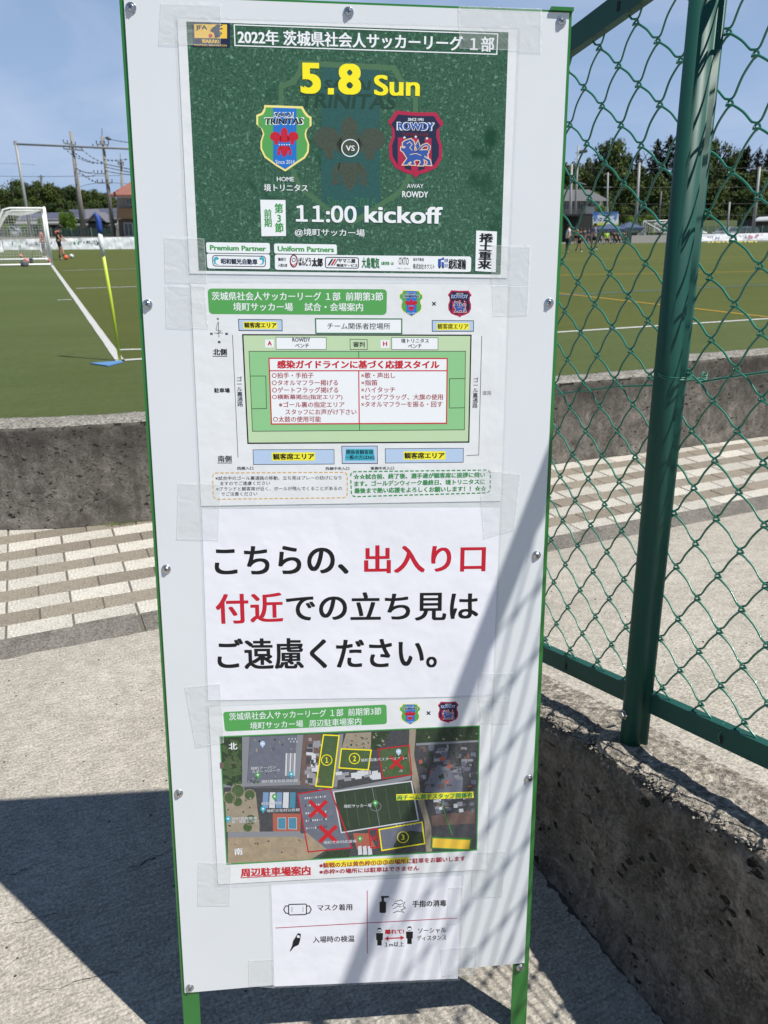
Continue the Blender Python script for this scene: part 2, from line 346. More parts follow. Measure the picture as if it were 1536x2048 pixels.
# low wall front line (plan), for trimming the paving
WL = [(-2.6, 6.6), (-1.6, 5.62), (-0.9, 5.12), (-0.35, 4.925), (0.014, 4.80), (0.52, 4.71), (1.6, 4.695), (3.52, 4.685), (4.655, 4.64)]
def wall_y(x): return float(np.interp(x, [p[0] for p in WL] + [8], [p[1] for p in WL] + [4.62]))
for r in range(11):
    y = 3.5195 + 0.1345 * r; white = r % 2 == 0
    x0 = (-0.014 if white else -0.157); k0 = -2 if r < 9 else -3
    for k in range(k0, 23):
        x = x0 + 0.288 * k - 0.144
        if y - 0.05 > wall_y(x) + 0.03: continue
        if x > 4.75 + (y - 3.4) * 1.15: continue
        o = link('paver', PWm if white else PGm, pave, (x - pl[0] + 0.002 * (random.random() - .5), y - pl[1] + 0.002 * (random.random() - .5), -0.001 - 0.0035 * random.random() - pl[2]))
        o.rotation_euler = (0.004 * (random.random() - .5), 0.004 * (random.random() - .5), 0.004 * (random.random() - .5))
# ramp behind the fence: rises towards the camera
def ramp_z(y): return float(np.interp(-y, [-3.262, -1.437, -0.73, 1.0, 6], [0.002, 0.463, 0.606, 0.95, 1.9]))
ys = [3.262, 2.85, 2.4, 1.95, 1.437, 1.1, .73, .3, -.4, -1, -6]
mb = MB(); 
for y in ys: mb.add([(1.30, y, ramp_z(y)), (9, y, ramp_z(y))], [])
mb.f = [(2 * i, 2 * i + 2, 2 * i + 3, 2 * i + 1) for i in range(len(ys) - 1)]
o = mb.build('ramp', M_ramp, smooth=True); o['kind'] = 'structure'

# ------------------------------------------------------------------ walls
def wall_grid(name, line, thick, h_fn, m, mtop, nz=26, nx_per=46, rough=0.006, chip=0.02, label=None, cat='wall', base=0.0, foot=0.0):
    """cast wall: front face follows the plan line; displaced grid with a worn top arris"""
    line = [np.array(p, float) for p in line]; L_ = [0]
    for a, b in zip(line, line[1:]): L_.append(L_[-1] + np.linalg.norm(b - a))
    tot = L_[-1]; n = max(8, int(tot * nx_per)); P = []
    for s_ in np.linspace(0, tot, n): P.append(np.array([np.interp(s_, L_, [p[i] for p in line]) for i in (0, 1)]))
    vs, fs, matid = [], [], []
    rows = [('f', t) for t in np.linspace(0, 1, nz)] + [('t', t) for t in (0.04, 0.09, 0.15, 0.22, 0.30, 0.4, 0.5, 0.6, 0.75, 0.88, 1.0)] + [('b', 0.0)]
    for i, p in enumerate(P):
        t = nrm(P[min(i + 1, n - 1)] - P[max(i - 1, 0)]); nn = np.array([t[1], -t[0]])      # towards the front
        H_ = h_fn(p)
        for kind, u in rows:
            if kind == 'f':
                z = base + (H_ - base) * u; off = 0.0
                q3 = Vector((p[0] * 1.0, p[1] * 1.0, z)); d = rough * (mnoise.noise(q3 * 6) + .6 * mnoise.noise(q3 * 17) + .4 * mnoise.noise(q3 * 45) + .30 * mnoise.noise(q3 * 110))
                e = (H_ - z)
                if e < 0.045: k = 1 - e / 0.045; d -= chip * k * k * (0.55 + 0.9 * mnoise.noise(q3 * 22)); z -= 0.004 * k
                if foot and z - base < 0.06: d += foot * (1 - (z - base) / 0.06)
                vs.append((*(p + nn * d), z))
            elif kind == 't':
                q3 = Vector((p[0], p[1], u * thick)); z = H_ + rough * 0.55 * (mnoise.noise(q3 * 14) + .6 * mnoise.noise(q3 * 40) + .45 * mnoise.noise(q3 * 110))
                if u <= 0.2: z -= 0.010 * (0.3 - u) * 3
                vs.append((*(p - nn * thick * u), z))
            else: vs.append((*(p - nn * thick), base))
    R = len(rows)
    for i in range(n - 1):
        for j in range(R - 1):
            fs.append((i * R + j, (i + 1) * R + j, (i + 1) * R + j + 1, i * R + j + 1)); matid.append(1 if j >= nz - 1 else 0)
    for i in (0, n - 1):
        fs.append(tuple(i * R + j for j in (range(R) if i == 0 else range(R - 1, -1, -1)))); matid.append(0)
    mb = MB(); mb.add(vs, fs); o = mb.build(name, m, smooth=True); o.data.materials.append(mtop)
    o.data.polygons.foreach_set('material_index', matid); tag(o, label, cat); return o
M_wall = concrete('wall_concrete', (0.27, 0.247, 0.215), (0.125, 0.113, 0.098), 0.5, 90, 0.005, pits=26, patch=2.4, streak=(0.070, 0.064, 0.056), tone_z=(0.36, 0.62))
M_wtop = concrete('wall_top_worn', (0.34, 0.32, 0.28), (0.15, 0.14, 0.125), 1.0, 48, 0.010, patch=6, top_moss=False)
wall_grid('low_wall', WL, 0.27, lambda p: 0.625 + 0.006 * math.sin(p[0]), M_wall, M_wtop, chip=0.016, foot=0.02,
          label='long low dark concrete wall along the pitch, pitted, its left end curving away')
wall_grid('low_wall', [(4.715, 4.635), (6.0, 4.62), (9.5, 4.55)], 0.27, lambda p: 0.715, M_wall, M_wtop, chip=0.016, foot=0.02,
          label='taller brownish concrete wall section right of the dark gap, behind the mesh fence')
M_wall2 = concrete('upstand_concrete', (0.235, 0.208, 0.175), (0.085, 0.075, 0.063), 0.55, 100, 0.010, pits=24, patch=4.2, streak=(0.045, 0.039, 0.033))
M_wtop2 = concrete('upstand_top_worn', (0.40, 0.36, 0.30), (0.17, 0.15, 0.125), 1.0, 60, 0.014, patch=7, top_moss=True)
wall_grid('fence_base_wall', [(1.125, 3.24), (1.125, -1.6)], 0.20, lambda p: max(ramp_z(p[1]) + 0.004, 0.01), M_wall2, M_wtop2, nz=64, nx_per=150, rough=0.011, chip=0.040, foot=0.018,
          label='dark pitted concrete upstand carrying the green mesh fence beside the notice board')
# grass tufts at the foot of the low wall
mb = MB()
for k in range(90):
    x = 0.33 + RNG.normal() * 0.05; y = wall_y(x) - 0.03 - abs(RNG.normal()) * 0.02; a = RNG.random() * 6.28; l_ = 0.012 + .02 * RNG.random()
    d = np.array([math.cos(a), math.sin(a)]) * .012; mb.add([(x, y, 0), (x + d[1] * .3, y - d[0] * .3, 0), (x + d[0], y + d[1], l_)], [(0, 1, 2)])
tag(mb.build('grass_tuft', mat('moss_green', (0.10, 0.15, 0.02), 0.9)), 'small green moss tuft where the paving meets the low wall', 'grass', kind='stuff')

# dark uneven strip along the foot of the upstand, and hairline cracks in the floor
M_footstrip = mat('foot_strip', (0.075, 0.066, 0.055), 0.95, var=.5, vscale=60, bump=.002, bscale=150)
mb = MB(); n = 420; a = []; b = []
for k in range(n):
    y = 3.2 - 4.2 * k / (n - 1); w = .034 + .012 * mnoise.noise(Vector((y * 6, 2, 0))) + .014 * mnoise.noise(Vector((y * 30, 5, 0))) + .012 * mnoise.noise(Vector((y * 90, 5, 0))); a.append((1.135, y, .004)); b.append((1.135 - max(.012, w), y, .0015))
mb.add([p for q in zip(a, b) for p in q], [(2 * k, 2 * k + 2, 2 * k + 3, 2 * k + 1) for k in range(n - 1)]); tag(mb.build('dark_strip', M_footstrip), 'dark uneven strip where the floor meets the fence wall', 'dark_strip', kind='stuff')
def crack(p0, p1, w, seed):
    A_, B_ = ground(*p0), ground(*p1); d = B_ - A_; nn = nrm(np.array([-d[1], d[0], 0])); n = 40; vs = []
    for k in range(n + 1):
        t = k / n; c = A_ + d * t + nn * (.012 * mnoise.noise(Vector((t * 6, seed, 0))) + .004 * mnoise.noise(Vector((t * 30, seed, 1)))); ww = w * (.3 + abs(mnoise.noise(Vector((t * 12, seed, 3)))) * 1.6) * math.sin(math.pi * min(1, t * 1.02 + .02)) ** .3
        vs += [c + nn * ww / 2 + ZUP * .0025, c - nn * ww / 2 + ZUP * .0025]
    m_ = MB(); m_.add(vs, [(2 * k, 2 * k + 1, 2 * k + 3, 2 * k + 2) for k in range(n)]); o = m_.build('floor_crack', mat('crack_dark', (.03, .028, .024), .95)); o['kind'] = 'structure'
crack((255, 1742), (349, 1698), .0055, 1); crack((-20, 1766), (95, 1722), .004, 2); crack((20, 1850), (130, 1825), .002, 3); crack((60, 1990), (300, 1925), .002, 4)
# ================================================================== NOTICE BOARD
d1 = nrm(ray(753, 8011)); d2 = ray(17500, 720); d2 = nrm(d2 - (d2 @ d1) * d1); SN = np.cross(d1, d2); SN = SN if SN @ FW < 0 else -SN
SK = 1.46; SP0 = EYEP + ray(700, 1010) * SK
def S(x, y, off=0.0):
    """photograph pixel -> point on the (leaning) face of the board, off metres proud of it"""
    q = SP0 + SN * off; d = ray(x, y); return EYEP + d * ((q - EYEP) @ SN) / (d @ SN)
def S0(x, y, off=0.0):      # straight up the board normal (for thick things)
    return S(x, y) + SN * off
foot0 = S(700, 2000); foot0[2] = 0
board = thing('notice_board', 'tall white notice board on a green metal A-frame, covered with taped Japanese notices', 'notice board', foot0)
M_panel = mat('panel_white', (0.70, 0.73, 0.75), 0.32, var=0.05, vscale=3, spec=0.5)
M_green = mat('frame_green', (0.030, 0.19, 0.035), 0.28, var=0.18, vscale=14, spec=0.5, coat=0.15)
PQ = [(247, -9), (1138.5, 25.5), (1049, 1926), (369.5, 1986)]
mb = MB(); mb.extrude([S0(*q, 0.0) for q in PQ], -SN * 0.003); fix_normals(mb.build('panel', M_panel, board))
ex = nrm(S(1138, 25) - S(247, -9)); ey = nrm(S(369, 1986) - S(247, -9))          # along, down the board
def rail_(a, b, w, t, inner):
    """L-shaped angle bar from a to b: front flange w wide lying behind the panel plus a return flange t deep"""
    mb = MB(); a, b = np.array(a), np.array(b); d = nrm(b - a)
    mb.extrude([a, a + inner * w, a + inner * w - SN * .003, a - SN * .003], b - a)
    mb.extrude([a - SN * .0031, a + inner * .003 - SN * .0031, a + inner * .003 - SN * t, a - SN * t], b - a)
    return mb
def legp(x0, y0, x1, y1): return S0(x0, y0, -0.0035), S0(x1, y1, -0.0035)
def to_floor(a, b): return a + (b - a) * (a[2] / (a[2] - b[2]))
aL, bL = legp(236.5, -16, 367, 2048); bL = to_floor(aL, bL); aR, bR = legp(1145.5, 20, 1053, 2048); bR = to_floor(aR, bR)
fix_normals(rail_(aL, bL, 0.036, 0.03, ex).build('leg', M_green, board)); fix_normals(rail_(aR, bR, 0.036, 0.03, -ex).build('leg', M_green, board))
fix_normals(rail_(aL + ex * .0005 + SN * .0002, aR - ex * .0005 + SN * .0002, 0.03, 0.03, ey).build('frame_rail', M_green, board))
lo_ = 0.90
for fr in (0.895, 0.5):
    a = aL + (bL - aL) * fr - SN * .0035; b = aR + (bR - aR) * (fr + .012) - SN * .0035; mb = MB(); mb.bar(a + ex * .01, b - ex * .01, 0.03, 0.003, up=SN); fix_normals(mb.build('frame_rail', M_green, board))
# rear legs of the A-frame, hinged at the top
back = np.array([-SN[0], -SN[1], 0]); back = nrm(back)
for a, sgn in ((aL, 1), (aR, -1)):
    t0 = a + (ey * 0.05) - SN * 0.034 + ex * sgn * 0.012; t1 = t0.copy() + back * 0.52; t1[2] = 0.0; t1 += back * 0.0
    mb = MB(); mb.bar(t0, t1, 0.03, 0.004, up=SN); mb.bar(t0 + ex * sgn * .013, t1 + ex * sgn * .013, 0.004, 0.03, up=SN); fix_normals(mb.build('leg', M_green, board))
# top hinge tabs
for x in (1100,): 
    mb = MB(); mb.bar(S0(1101, 18.5, .0005), S0(1146, 20.5, .0005), 0.009, 0.0055, up=ey); fix_normals(mb.build('hinge_tab', M_green, board))
# screws
M_screw = mat('screw_steel', (0.62, 0.63, 0.64), 0.25, 1.0, var=0.25, vscale=200)
M_slot = mat('screw_slot', (0.03, 0.03, 0.03), 0.6)
def lathe(c, ax, prof, n=18):
    ax = nrm(ax); a = nrm(np.cross(ax, np.array([0.3, 0.2, 0.9]))); b = np.cross(ax, a); vs = []; m_ = len(prof)
    for r_, h_ in prof: vs += [c + ax * h_ + r_ * (a * math.cos(2 * math.pi * k / n) + b * math.sin(2 * math.pi * k / n)) for k in range(n)]
    fs = [(i * n + k, i * n + (k + 1) % n, (i + 1) * n + (k + 1) % n, (i + 1) * n + k) for i in range(m_ - 1) for k in range(n)] + [tuple((m_ - 1) * n + k for k in range(n))]
    return vs, fs
for (x, y) in [(262, 16), (697, 25), (1122, 44), (295, 609), (1098, 606), (332.5, 1138), (1073, 1110), (357.5, 1586), (1057, 1557), (380, 1975), (1040, 1935)]:
    c = S0(x, y); r = 0.0088; mb = MB()
    mb.add(*lathe(c, SN, [(r, 0), (r, .0012), (r * .92, .0020), (r * .68, .0022), (r * .62, .0040), (r * .45, .0052), (r * .2, .0056)]))
    s_ = mb.build('screw', M_screw, board, smooth=False); q = random.random() * 1.5; a = ex * math.cos(q) + ey * math.sin(q); b = np.cross(a, SN)
    mb = MB()
    for d in (a, b): mb.bar(c + SN * .0056 - d * r * .4, c + SN * .0056 + d * r * .4, .0014, .0010, up=SN)
    o = mb.build('cross_recess', M_slot, board); o.parent = s_
# scuffs: thin smears
M_scuff = mat('scuff', (0.42, 0.43, 0.44), 0.7)
STEP = 0.00006
# ------------------------------------------------------------------ flat print
def pm(name, rgb, rough=0.5, **k): return mat('print_' + name, lin(*rgb), rough, spec=0.35, **k)
INK = dict(black=pm('black', (22, 22, 24)), red=pm('red', (190, 28, 48)), dred=pm('dred', (165, 50, 62)), crimson=pm('crimson', (172, 30, 70)),
           white=pm('white', (232, 236, 238)), yellow=pm('yellow', (246, 232, 30)), lemon=pm('lemon', (240, 232, 60)), green=pm('green', (62, 150, 72)), dgreen=pm('dgreen', (34, 110, 62)),
           navy=pm('navy', (24, 34, 66)), blue=pm('blue', (32, 112, 196)), lblue=pm('lblue', (178, 200, 226)), cyan=pm('cyan', (62, 170, 190)),
           pgreen=pm('pgreen', (188, 212, 172)), fgreen=pm('fgreen', (140, 196, 138)), cream=pm('cream', (236, 224, 140)), orange=pm('orange', (214, 160, 60)),
           txtgreen=pm('txtgreen', (60, 140, 80)), grey=pm('grey', (110, 112, 118)), egreen=pm('egreen', (84, 160, 84)), rblue=pm('rblue', (48, 84, 160)),
           gold=pm('gold', (238, 196, 70)), wred=pm('wred', (196, 34, 44)), wine=pm('wine', (120, 30, 44)), bcream=pm('bcream', (226, 200, 170)),
           wm_blue=pm('wm_blue', (44, 96, 92), var=.45, vscale=300), wm_red=pm('wm_red', (74, 86, 72), var=.45, vscale=300), wm_dark=pm('wm_dark', (28, 64, 50)), wm_gold=pm('wm_gold', (78, 118, 84), var=.3, vscale=300), wm_green=pm('wm_green', (56, 112, 72)),
           mroof=pm('mroof', (150, 150, 155)), mwhite=pm('mwhite', (205, 208, 212)), mroad=pm('mroad', (134, 136, 142)), mdirt=pm('mdirt', (178, 160, 134), var=.4, vscale=70),
           mwood=pm('mwood', (62, 80, 58), var=.6, vscale=140), mlot=pm('mlot', (116, 120, 134), var=.3, vscale=90), mpitch=pm('mpitch', (58, 74, 58), var=.3, vscale=40), mgrass=pm('mgrass', (84, 108, 70), var=.4, vscale=80),
           mbrown=pm('mbrown', (122, 102, 96), var=.4, vscale=140), mterra=pm('mterra', (168, 96, 80)), mcourt=pm('mcourt', (76, 134, 160)), mdark=pm('mdark', (84, 86, 90), var=.5, vscale=160), mroofb=pm('mroofb', (120, 150, 185)), mtan=pm('mtan', (166, 154, 134), var=.3, vscale=60), mred=pm('mred', (150, 62, 56)))
class Sheet:
    """one taped notice; its children are paper, laminate, print, lettering, tape"""
    def __init__(s, label, quad, base, name='notice', cat='notice'):
        s.q = quad; s.b = base; c = S(*quad[3]); s.o = thing(name, label, cat, c); s.groups = {}
    def lv(s, l): return s.b + l * STEP
    def poly(s, pts, ink, l=1, name='print'):
        m = INK[ink] if isinstance(ink, str) else ink
        g = s.groups.setdefault((name, m.name, l), [MB(), m]); g[0].add([S(x, y, s.lv(l)) for x, y in pts], [tuple(range(len(pts)))])
    def piece(s, pts, m, l, name, thick=0.0):
        mb = MB()
        if thick: mb.extrude([S(x, y, s.lv(l)) for x, y in pts], -SN * thick)
        else: mb.add([S(x, y, s.lv(l)) for x, y in pts], [tuple(range(len(pts)))])
        return fix_normals(mb.build(name, m, s.o)) if thick else mb.build(name, m, s.o)
    def line(s, pts, w, ink, l=2, closed=False, name='print'):
        pts = [np.array(p, float) for p in pts]; n = len(pts); L, R = [], []
        for i, p in enumerate(pts):
            a = pts[i - 1] if (i > 0 or closed) else None; b = pts[(i + 1) % n] if (i < n - 1 or closed) else None
            t1 = nrm(p - a) if a is not None and np.linalg.norm(p - a) > 1e-6 else None; t2 = nrm(b - p) if b is not None and np.linalg.norm(b - p) > 1e-6 else None
            if t1 is None: t1 = t2
            if t2 is None: t2 = t1
            nn = nrm(np.array([-(t1 + t2)[1], (t1 + t2)[0]]) + 1e-9); k = min(2.0, 1 / max(.3, nn @ np.array([-t1[1], t1[0]])))
            L.append(p + nn * w / 2 * k); R.append(p - nn * w / 2 * k)
        for i in range(n if closed else n - 1):
            j = (i + 1) % n; s.poly([L[i], L[j], R[j], R[i]], ink, l, name)
    def rrect(s, q, r, n=5):
        """rounded corners of a quad, as a point list"""
        q = [np.array(p, float) for p in q]; out = []
        for i in range(4):
            p, a, b = q[i], q[i - 1], q[(i + 1) % 4]; A = p + nrm(a - p) * r; B = p + nrm(b - p) * r
            for t in np.linspace(0, 1, n): out.append((1 - t) ** 2 * A + 2 * t * (1 - t) * p + t * t * B)
        return out
    def ring(s, c, r, w, ink, l=2, n=28, ry=None):
        ry = ry or r; s.line([(c[0] + r * math.cos(2 * math.pi * k / n), c[1] + ry * math.sin(2 * math.pi * k / n)) for k in range(n)], w, ink, l, True)
    def disc(s, c, r, ink, l=2, n=20, ry=None):
        ry = ry or r; s.poly([(c[0] + r * math.cos(2 * math.pi * k / n), c[1] + ry * math.sin(2 * math.pi * k / n)) for k in range(n)], ink, l)
    def dashed(s, pts, w, dash, gap, ink, l=2):
        pts = [np.array(p, float) for p in pts] + [np.array(pts[0], float)]; d = [0]
        for a, b in zip(pts, pts[1:]): d.append(d[-1] + np.linalg.norm(b - a))
        at = lambda t: np.array([np.interp(t, d, [p[i] for p in pts]) for i in (0, 1)]); t = 0
        while t < d[-1] - dash: s.line([at(t + dash * k / 3) for k in range(4)], w, ink, l); t += dash + gap
    def text(s, txt, x0, y0, x1, y1, h, ink='black', bold=0.0, l=3, vert=False, shear=0.0, name='lettering', own=True):
        """fit txt into the box whose top edge runs (x0,y0)-(x1,y1) and whose height is h"""
        v, f = glyphs(txt, bold, vert, h > 26)
        if not len(v): return
        u = v[:, 0]; w = v[:, 1]; mb = MB(); out = []
        for a, b, k in zip(u, w, v[:, 2]):
            X = x0 + (x1 - x0) * a; Y = y0 + (y1 - y0) * a; dn = 1 - b; X += (753 - X) / 7000 * h * dn + shear * h * (b - .5); out.append(S(X, Y + h * dn, s.lv(l + k * .17)))
        mb.v = [tuple(p) for p in out]; mb.f = [tuple(q) for q in f]
        mb.build(name, INK[ink] if isinstance(ink, str) else ink, s.o)
    def tape(s, q, l=16):
        s.piece(q, M_tape, l, 'tape')
        a, b, c, d = [np.array(p, float) for p in q]
        def inset(p, q_, w): n_ = nrm(np.array([-(q_ - p)[1], (q_ - p)[0]])); return [p, q_, q_ + n_ * w, p + n_ * w]
        for p, q_ in ((a, b), (b, c), (c, d), (d, a)): s.poly(inset(p, q_, 1.3), M_tedge, l + 0.5, 'tape_edge')
    def done(s):
        for (name, mn, l), (mb, m) in s.groups.items():
            o = mb.build(name, m, s.o)
            if len(mb.f) > 1: o['kind'] = 'stuff'
GC = {}
def raw_text(txt, big, vert=False):
    cu = bpy.data.curves.new('t', 'FONT'); cu.body = '\n'.join(txt) if vert else txt; cu.resolution_u = 5 if big else 2; cu.fill_mode = 'FRONT'
    if vert: cu.align_x = 'CENTER'; cu.space_line = 0.95
    ob = bpy.data.objects.new('t', cu); COL.objects.link(ob); bpy.context.view_layer.update()
    dg = bpy.context.evaluated_depsgraph_get(); me = bpy.data.meshes.new_from_object(ob.evaluated_get(dg))
    v = np.array([p.co[:2] for p in me.vertices]) if len(me.vertices) else np.zeros((0, 2)); f = [tuple(p.vertices) for p in me.polygons]
    bpy.data.objects.remove(ob); bpy.data.curves.remove(cu); bpy.data.meshes.remove(me)
    return v, f
def glyphs(txt, bold, vert, big):
    """text outline as a mesh in a unit box: (x, y, layer); heavier weights are several strikes, slightly shifted"""
    if not big and .009 < bold < .04: bold *= 1.4
    key = (txt, bold, vert, big)
    if key in GC: return GC[key]
    cjk = any(ord(c) > 0x2fff for c in txt)
    if '1' in txt and not cjk and all(c in '0123456789:.' for c in txt):       # numerals set tight, one by one
        vs, fs, x = [], [], 0.0
        for c in txt:
            v, f = raw_text(c if c in ':.' else chr(ord(c) - 48 + 0xff10), big)
            if not len(v): continue
            if c in ':.': v = v * 1.05
            w = v[:, 0].max() - v[:, 0].min(); pad = .10 if c == '1' else .0; b = len(vs)
            vs += [(p[0] - v[:, 0].min() + x + pad, p[1]) for p in v]; fs += [tuple(b + q for q in g) for g in f]; x += w + .085 + bold + pad * 1.6
        v, f = np.array(vs), fs
    else: v, f = raw_text(txt.replace('1', '\uff11') if cjk else txt, big, vert)
    if len(v):
        if bold:
            n = len(v); V, Fs = [], []; strikes = [(0, 0), (-bold, -bold * .5), (bold, bold * .5), (-bold, bold * .5), (bold, -bold * .5)] if big or bold > .03 else [(-bold, 0), (bold, 0), (0, bold * .6)]
            for k, (a, b) in enumerate(strikes): V += [(p[0] + a, p[1] + b, k) for p in v]; Fs += [tuple(k * n + q for q in g) for g in f]
            v, f = np.array(V), Fs
        else: v = np.c_[v, np.zeros(len(v))]
        lo, hi = v[:, :2].min(0), v[:, :2].max(0); v[:, :2] = (v[:, :2] - lo) / np.maximum(hi - lo, 1e-6)
    GC[key] = (v, f); return v, f
M_paper = mat('paper_white', (0.80, 0.81, 0.86), 0.55, var=0.03, vscale=8, bump=0.007, bscale=5, spec=0.3)
M_lam = mat('laminated_paper', (0.76, 0.78, 0.79), 0.22, var=0.04, vscale=10, bump=0.005, bscale=7, spec=0.5)
M_film = film('pouch_film', (0.62, 0.66, 0.68), 0.14)
M_tape = film('tape_film', (0.70, 0.73, 0.72), 0.20, 0.3)
M_tedge = film('tape_edge_film', (0.86, 0.88, 0.88), 0.30, 0.4)
def poster_green():
    m = bpy.data.materials.new('print_turf'); m.use_nodes = True; N_, K = nodes(m); p = N_['Principled BSDF']; p.inputs['Roughness'].default_value = 0.24
    t = N_.new('ShaderNodeTexCoord')
    def ns(sc, d=3): 
        n = N_.new('ShaderNodeTexNoise'); n.inputs['Scale'].default_value = sc; n.inputs['Detail'].default_value = d; n.inputs['Roughness'].default_value = .7; K.new(t.outputs['Object'], n.inputs['Vector']); return n.outputs['Fac']
    def mx_(f, a, b, lo, hi):
        r = N_.new('ShaderNodeMapRange'); r.inputs[1].default_value = lo; r.inputs[2].default_value = hi; K.new(f, r.inputs[0]); x = N_.new('ShaderNodeMixRGB'); K.new(r.outputs[0], x.inputs[0])
        for i, c in ((1, a), (2, b)):
            if isinstance(c, tuple): x.inputs[i].default_value = (*c, 1)
            else: K.new(c, x.inputs[i])
        return x.outputs[0]
    c = mx_(ns(300, 2), lin(44, 78, 56), lin(64, 102, 78), .4, .6); c = mx_(ns(170, 2), c, lin(104, 148, 118), .57, .72); c = mx_(ns(11, 3), lin(20, 66, 38), c, .3, .42)
    K.new(c, p.inputs['Base Color']); return m
M_pturf = poster_green()

FLEUR = [[(.5, 0), (.61, .1), (.62, .28), (.68, .38), (.62, .5), (.38, .5), (.32, .38), (.38, .28), (.39, .1)],
         [(.40, .32), (.30, .18), (.15, .15), (.03, .22), (0, .34), (.06, .42), (.15, .46), (.17, .57), (.27, .58), (.30, .45), (.38, .50)],
         [(.36, .62), (.64, .62), (.66, .70), (.60, .88), (.5, 1), (.40, .88), (.34, .70)],
         [(.38, .62), (.34, .80), (.36, .90), (.27, .93), (.25, .86), (.30, .78), (.24, .80), (.30, .66)]]
TRI = [(.15, 0), (.84, .02), (.885, .09), (.94, .15), (1, .18), (1, .31), (.93, .355), (.905, .42), (.91, .48), (.96, .59), (.95, .71), (.885, .80), (.71, .895), (.53, 1), (.365, .92), (.153, .79), (.08, .66), (.08, .55), (.125, .43), (.09, .35), (.005, .29), (.005, .15), (.10, .117), (.143, .055)]
def inset(poly, k, c=(.5, .5)): return [(c[0] + (x - c[0]) * k, c[1] + (y - c[1]) * k) for x, y in poly]
def clipx(poly, x0, x1):
    for side, xv in ((1, x0), (-1, x1)):
        out = []
        for i in range(len(poly)):
            a, b = poly[i - 1], poly[i]; ia, ib = (a[0] - xv) * side >= 0, (b[0] - xv) * side >= 0
            if ia != ib: t = (xv - a[0]) / (b[0] - a[0]); out.append((xv, a[1] + (b[1] - a[1]) * t))
            if ib: out.append(b)
        poly = out
    return poly
def clipy(poly, y0, y1): return [(x, y) for y, x in clipx([(y, x) for x, y in poly], y0, y1)]
def shield_trinitas(s, x0, y0, x1, y1, l=2, faint=False, slope=0.0):
    Q = lambda P: [(x0 + (x1 - x0) * a, y0 + (y1 - y0) * b + slope * (x1 - x0) * (a - .5)) for a, b in P]
    ink = (lambda n: {'cream': 'wm_gold', 'egreen': M_pturf, 'blue': 'wm_blue', 'red': 'wm_red', 'black': 'wm_dark', 'white': 'wm_green'}[n]) if faint else (lambda n: n)
    s.poly(Q(TRI), ink('cream'), l); s.poly(Q(inset(TRI, .93)), ink('egreen'), l + 1); s.poly(Q(clipx(inset(TRI, .93), .31, .73)), ink('blue'), l + 2)
    if (x1 - x0) < 60 and not faint:
        pass
    B = [.24, .33, .80, .80]
    for k, P in enumerate(FLEUR):
        for mir in ((0, 1) if k in (1, 3) else (0,)):
            s.poly(Q([(.25 + .52 * ((1 - a) if mir else a), .33 + .46 * b) for a, b in P]), ink('red'), l + 3 + (.0 if not mir else .0))
    w = x1 - x0; h = y1 - y0; sl = slope
    def tx(t, a, b, c, hh, inkn, bd, L_, sh=0.25): s.text(t, x0 + w * a, y0 + h * b + sl * w * (a - .5), x0 + w * c, y0 + h * b + sl * w * (c - .5), h * hh, ink(inkn), bd, L_, shear=sh)
    if not faint: tx('SAKAI', .315, .105, .675, .075, 'white', .04, l + 4, .15); tx('TRINITAS', .135, .185, .865, .115, 'white', .04, l + 4, .15)
    tx('SAKAI', .33, .115, .66, .055, 'black', .02, l + 5, .15); tx('TRINITAS', .155, .197, .845, .09, 'black', .025, l + 5, .15)
    tx('Since 2016', .35, .825, .70, .06, 'white', 0, l + 5, 0)
    if not faint:
        for k in range(5): s.disc((x0 + w * (.42 + .045 * k), y0 + h * .595), w * .012, 'white', l + 4.5, 6)
ROW = [(.142, 0), (.5, .02), (.87, .015), (.93, .095), (1, .18), (.92, .255), (.92, .38), (.97, .51), (.97, .695), (.88, .835), (.70, .91), (.56, .945), (.5, 1), (.44, .95), (.3, .92), (.13, .85), (.03, .71), (.02, .53), (.08, .38), (.07, .255), (0, .17), (.07, .095)]
LION = [(.07, .17), (.14, .10), (.22, .06), (.33, .02), (.43, .11), (.46, .25), (.45, .42), (.48, .49), (.62, .44), (.78, .42), (.91, .42), (.91, .5), (.87, .57), (.89, .67), (.82, .65), (.77, .62), (.79, .69), (.96, .78), (1, .97), (.83, .97), (.89, .90), (.87, .82), (.74, .74), (.77, .88), (.74, .99), (.59, .99), (.66, .88), (.64, .8), (.52, .78), (.42, .84), (.47, .97), (.31, .97), (.36, .9), (.34, .84), (.26, .9), (.22, .97), (.08, .97), (.12, .9), (.22, .74), (.17, .65), (.09, .5), (.01, .44), (.02, .34), (.11, .38), (.17, .31), (.07, .27)]
def star(s, c, r, ink, l): s.poly([(c[0] + (r if k % 2 == 0 else r * .42) * math.sin(math.pi * k / 5), c[1] - (r if k % 2 == 0 else r * .42) * math.cos(math.pi * k / 5)) for k in range(10)], ink, l)
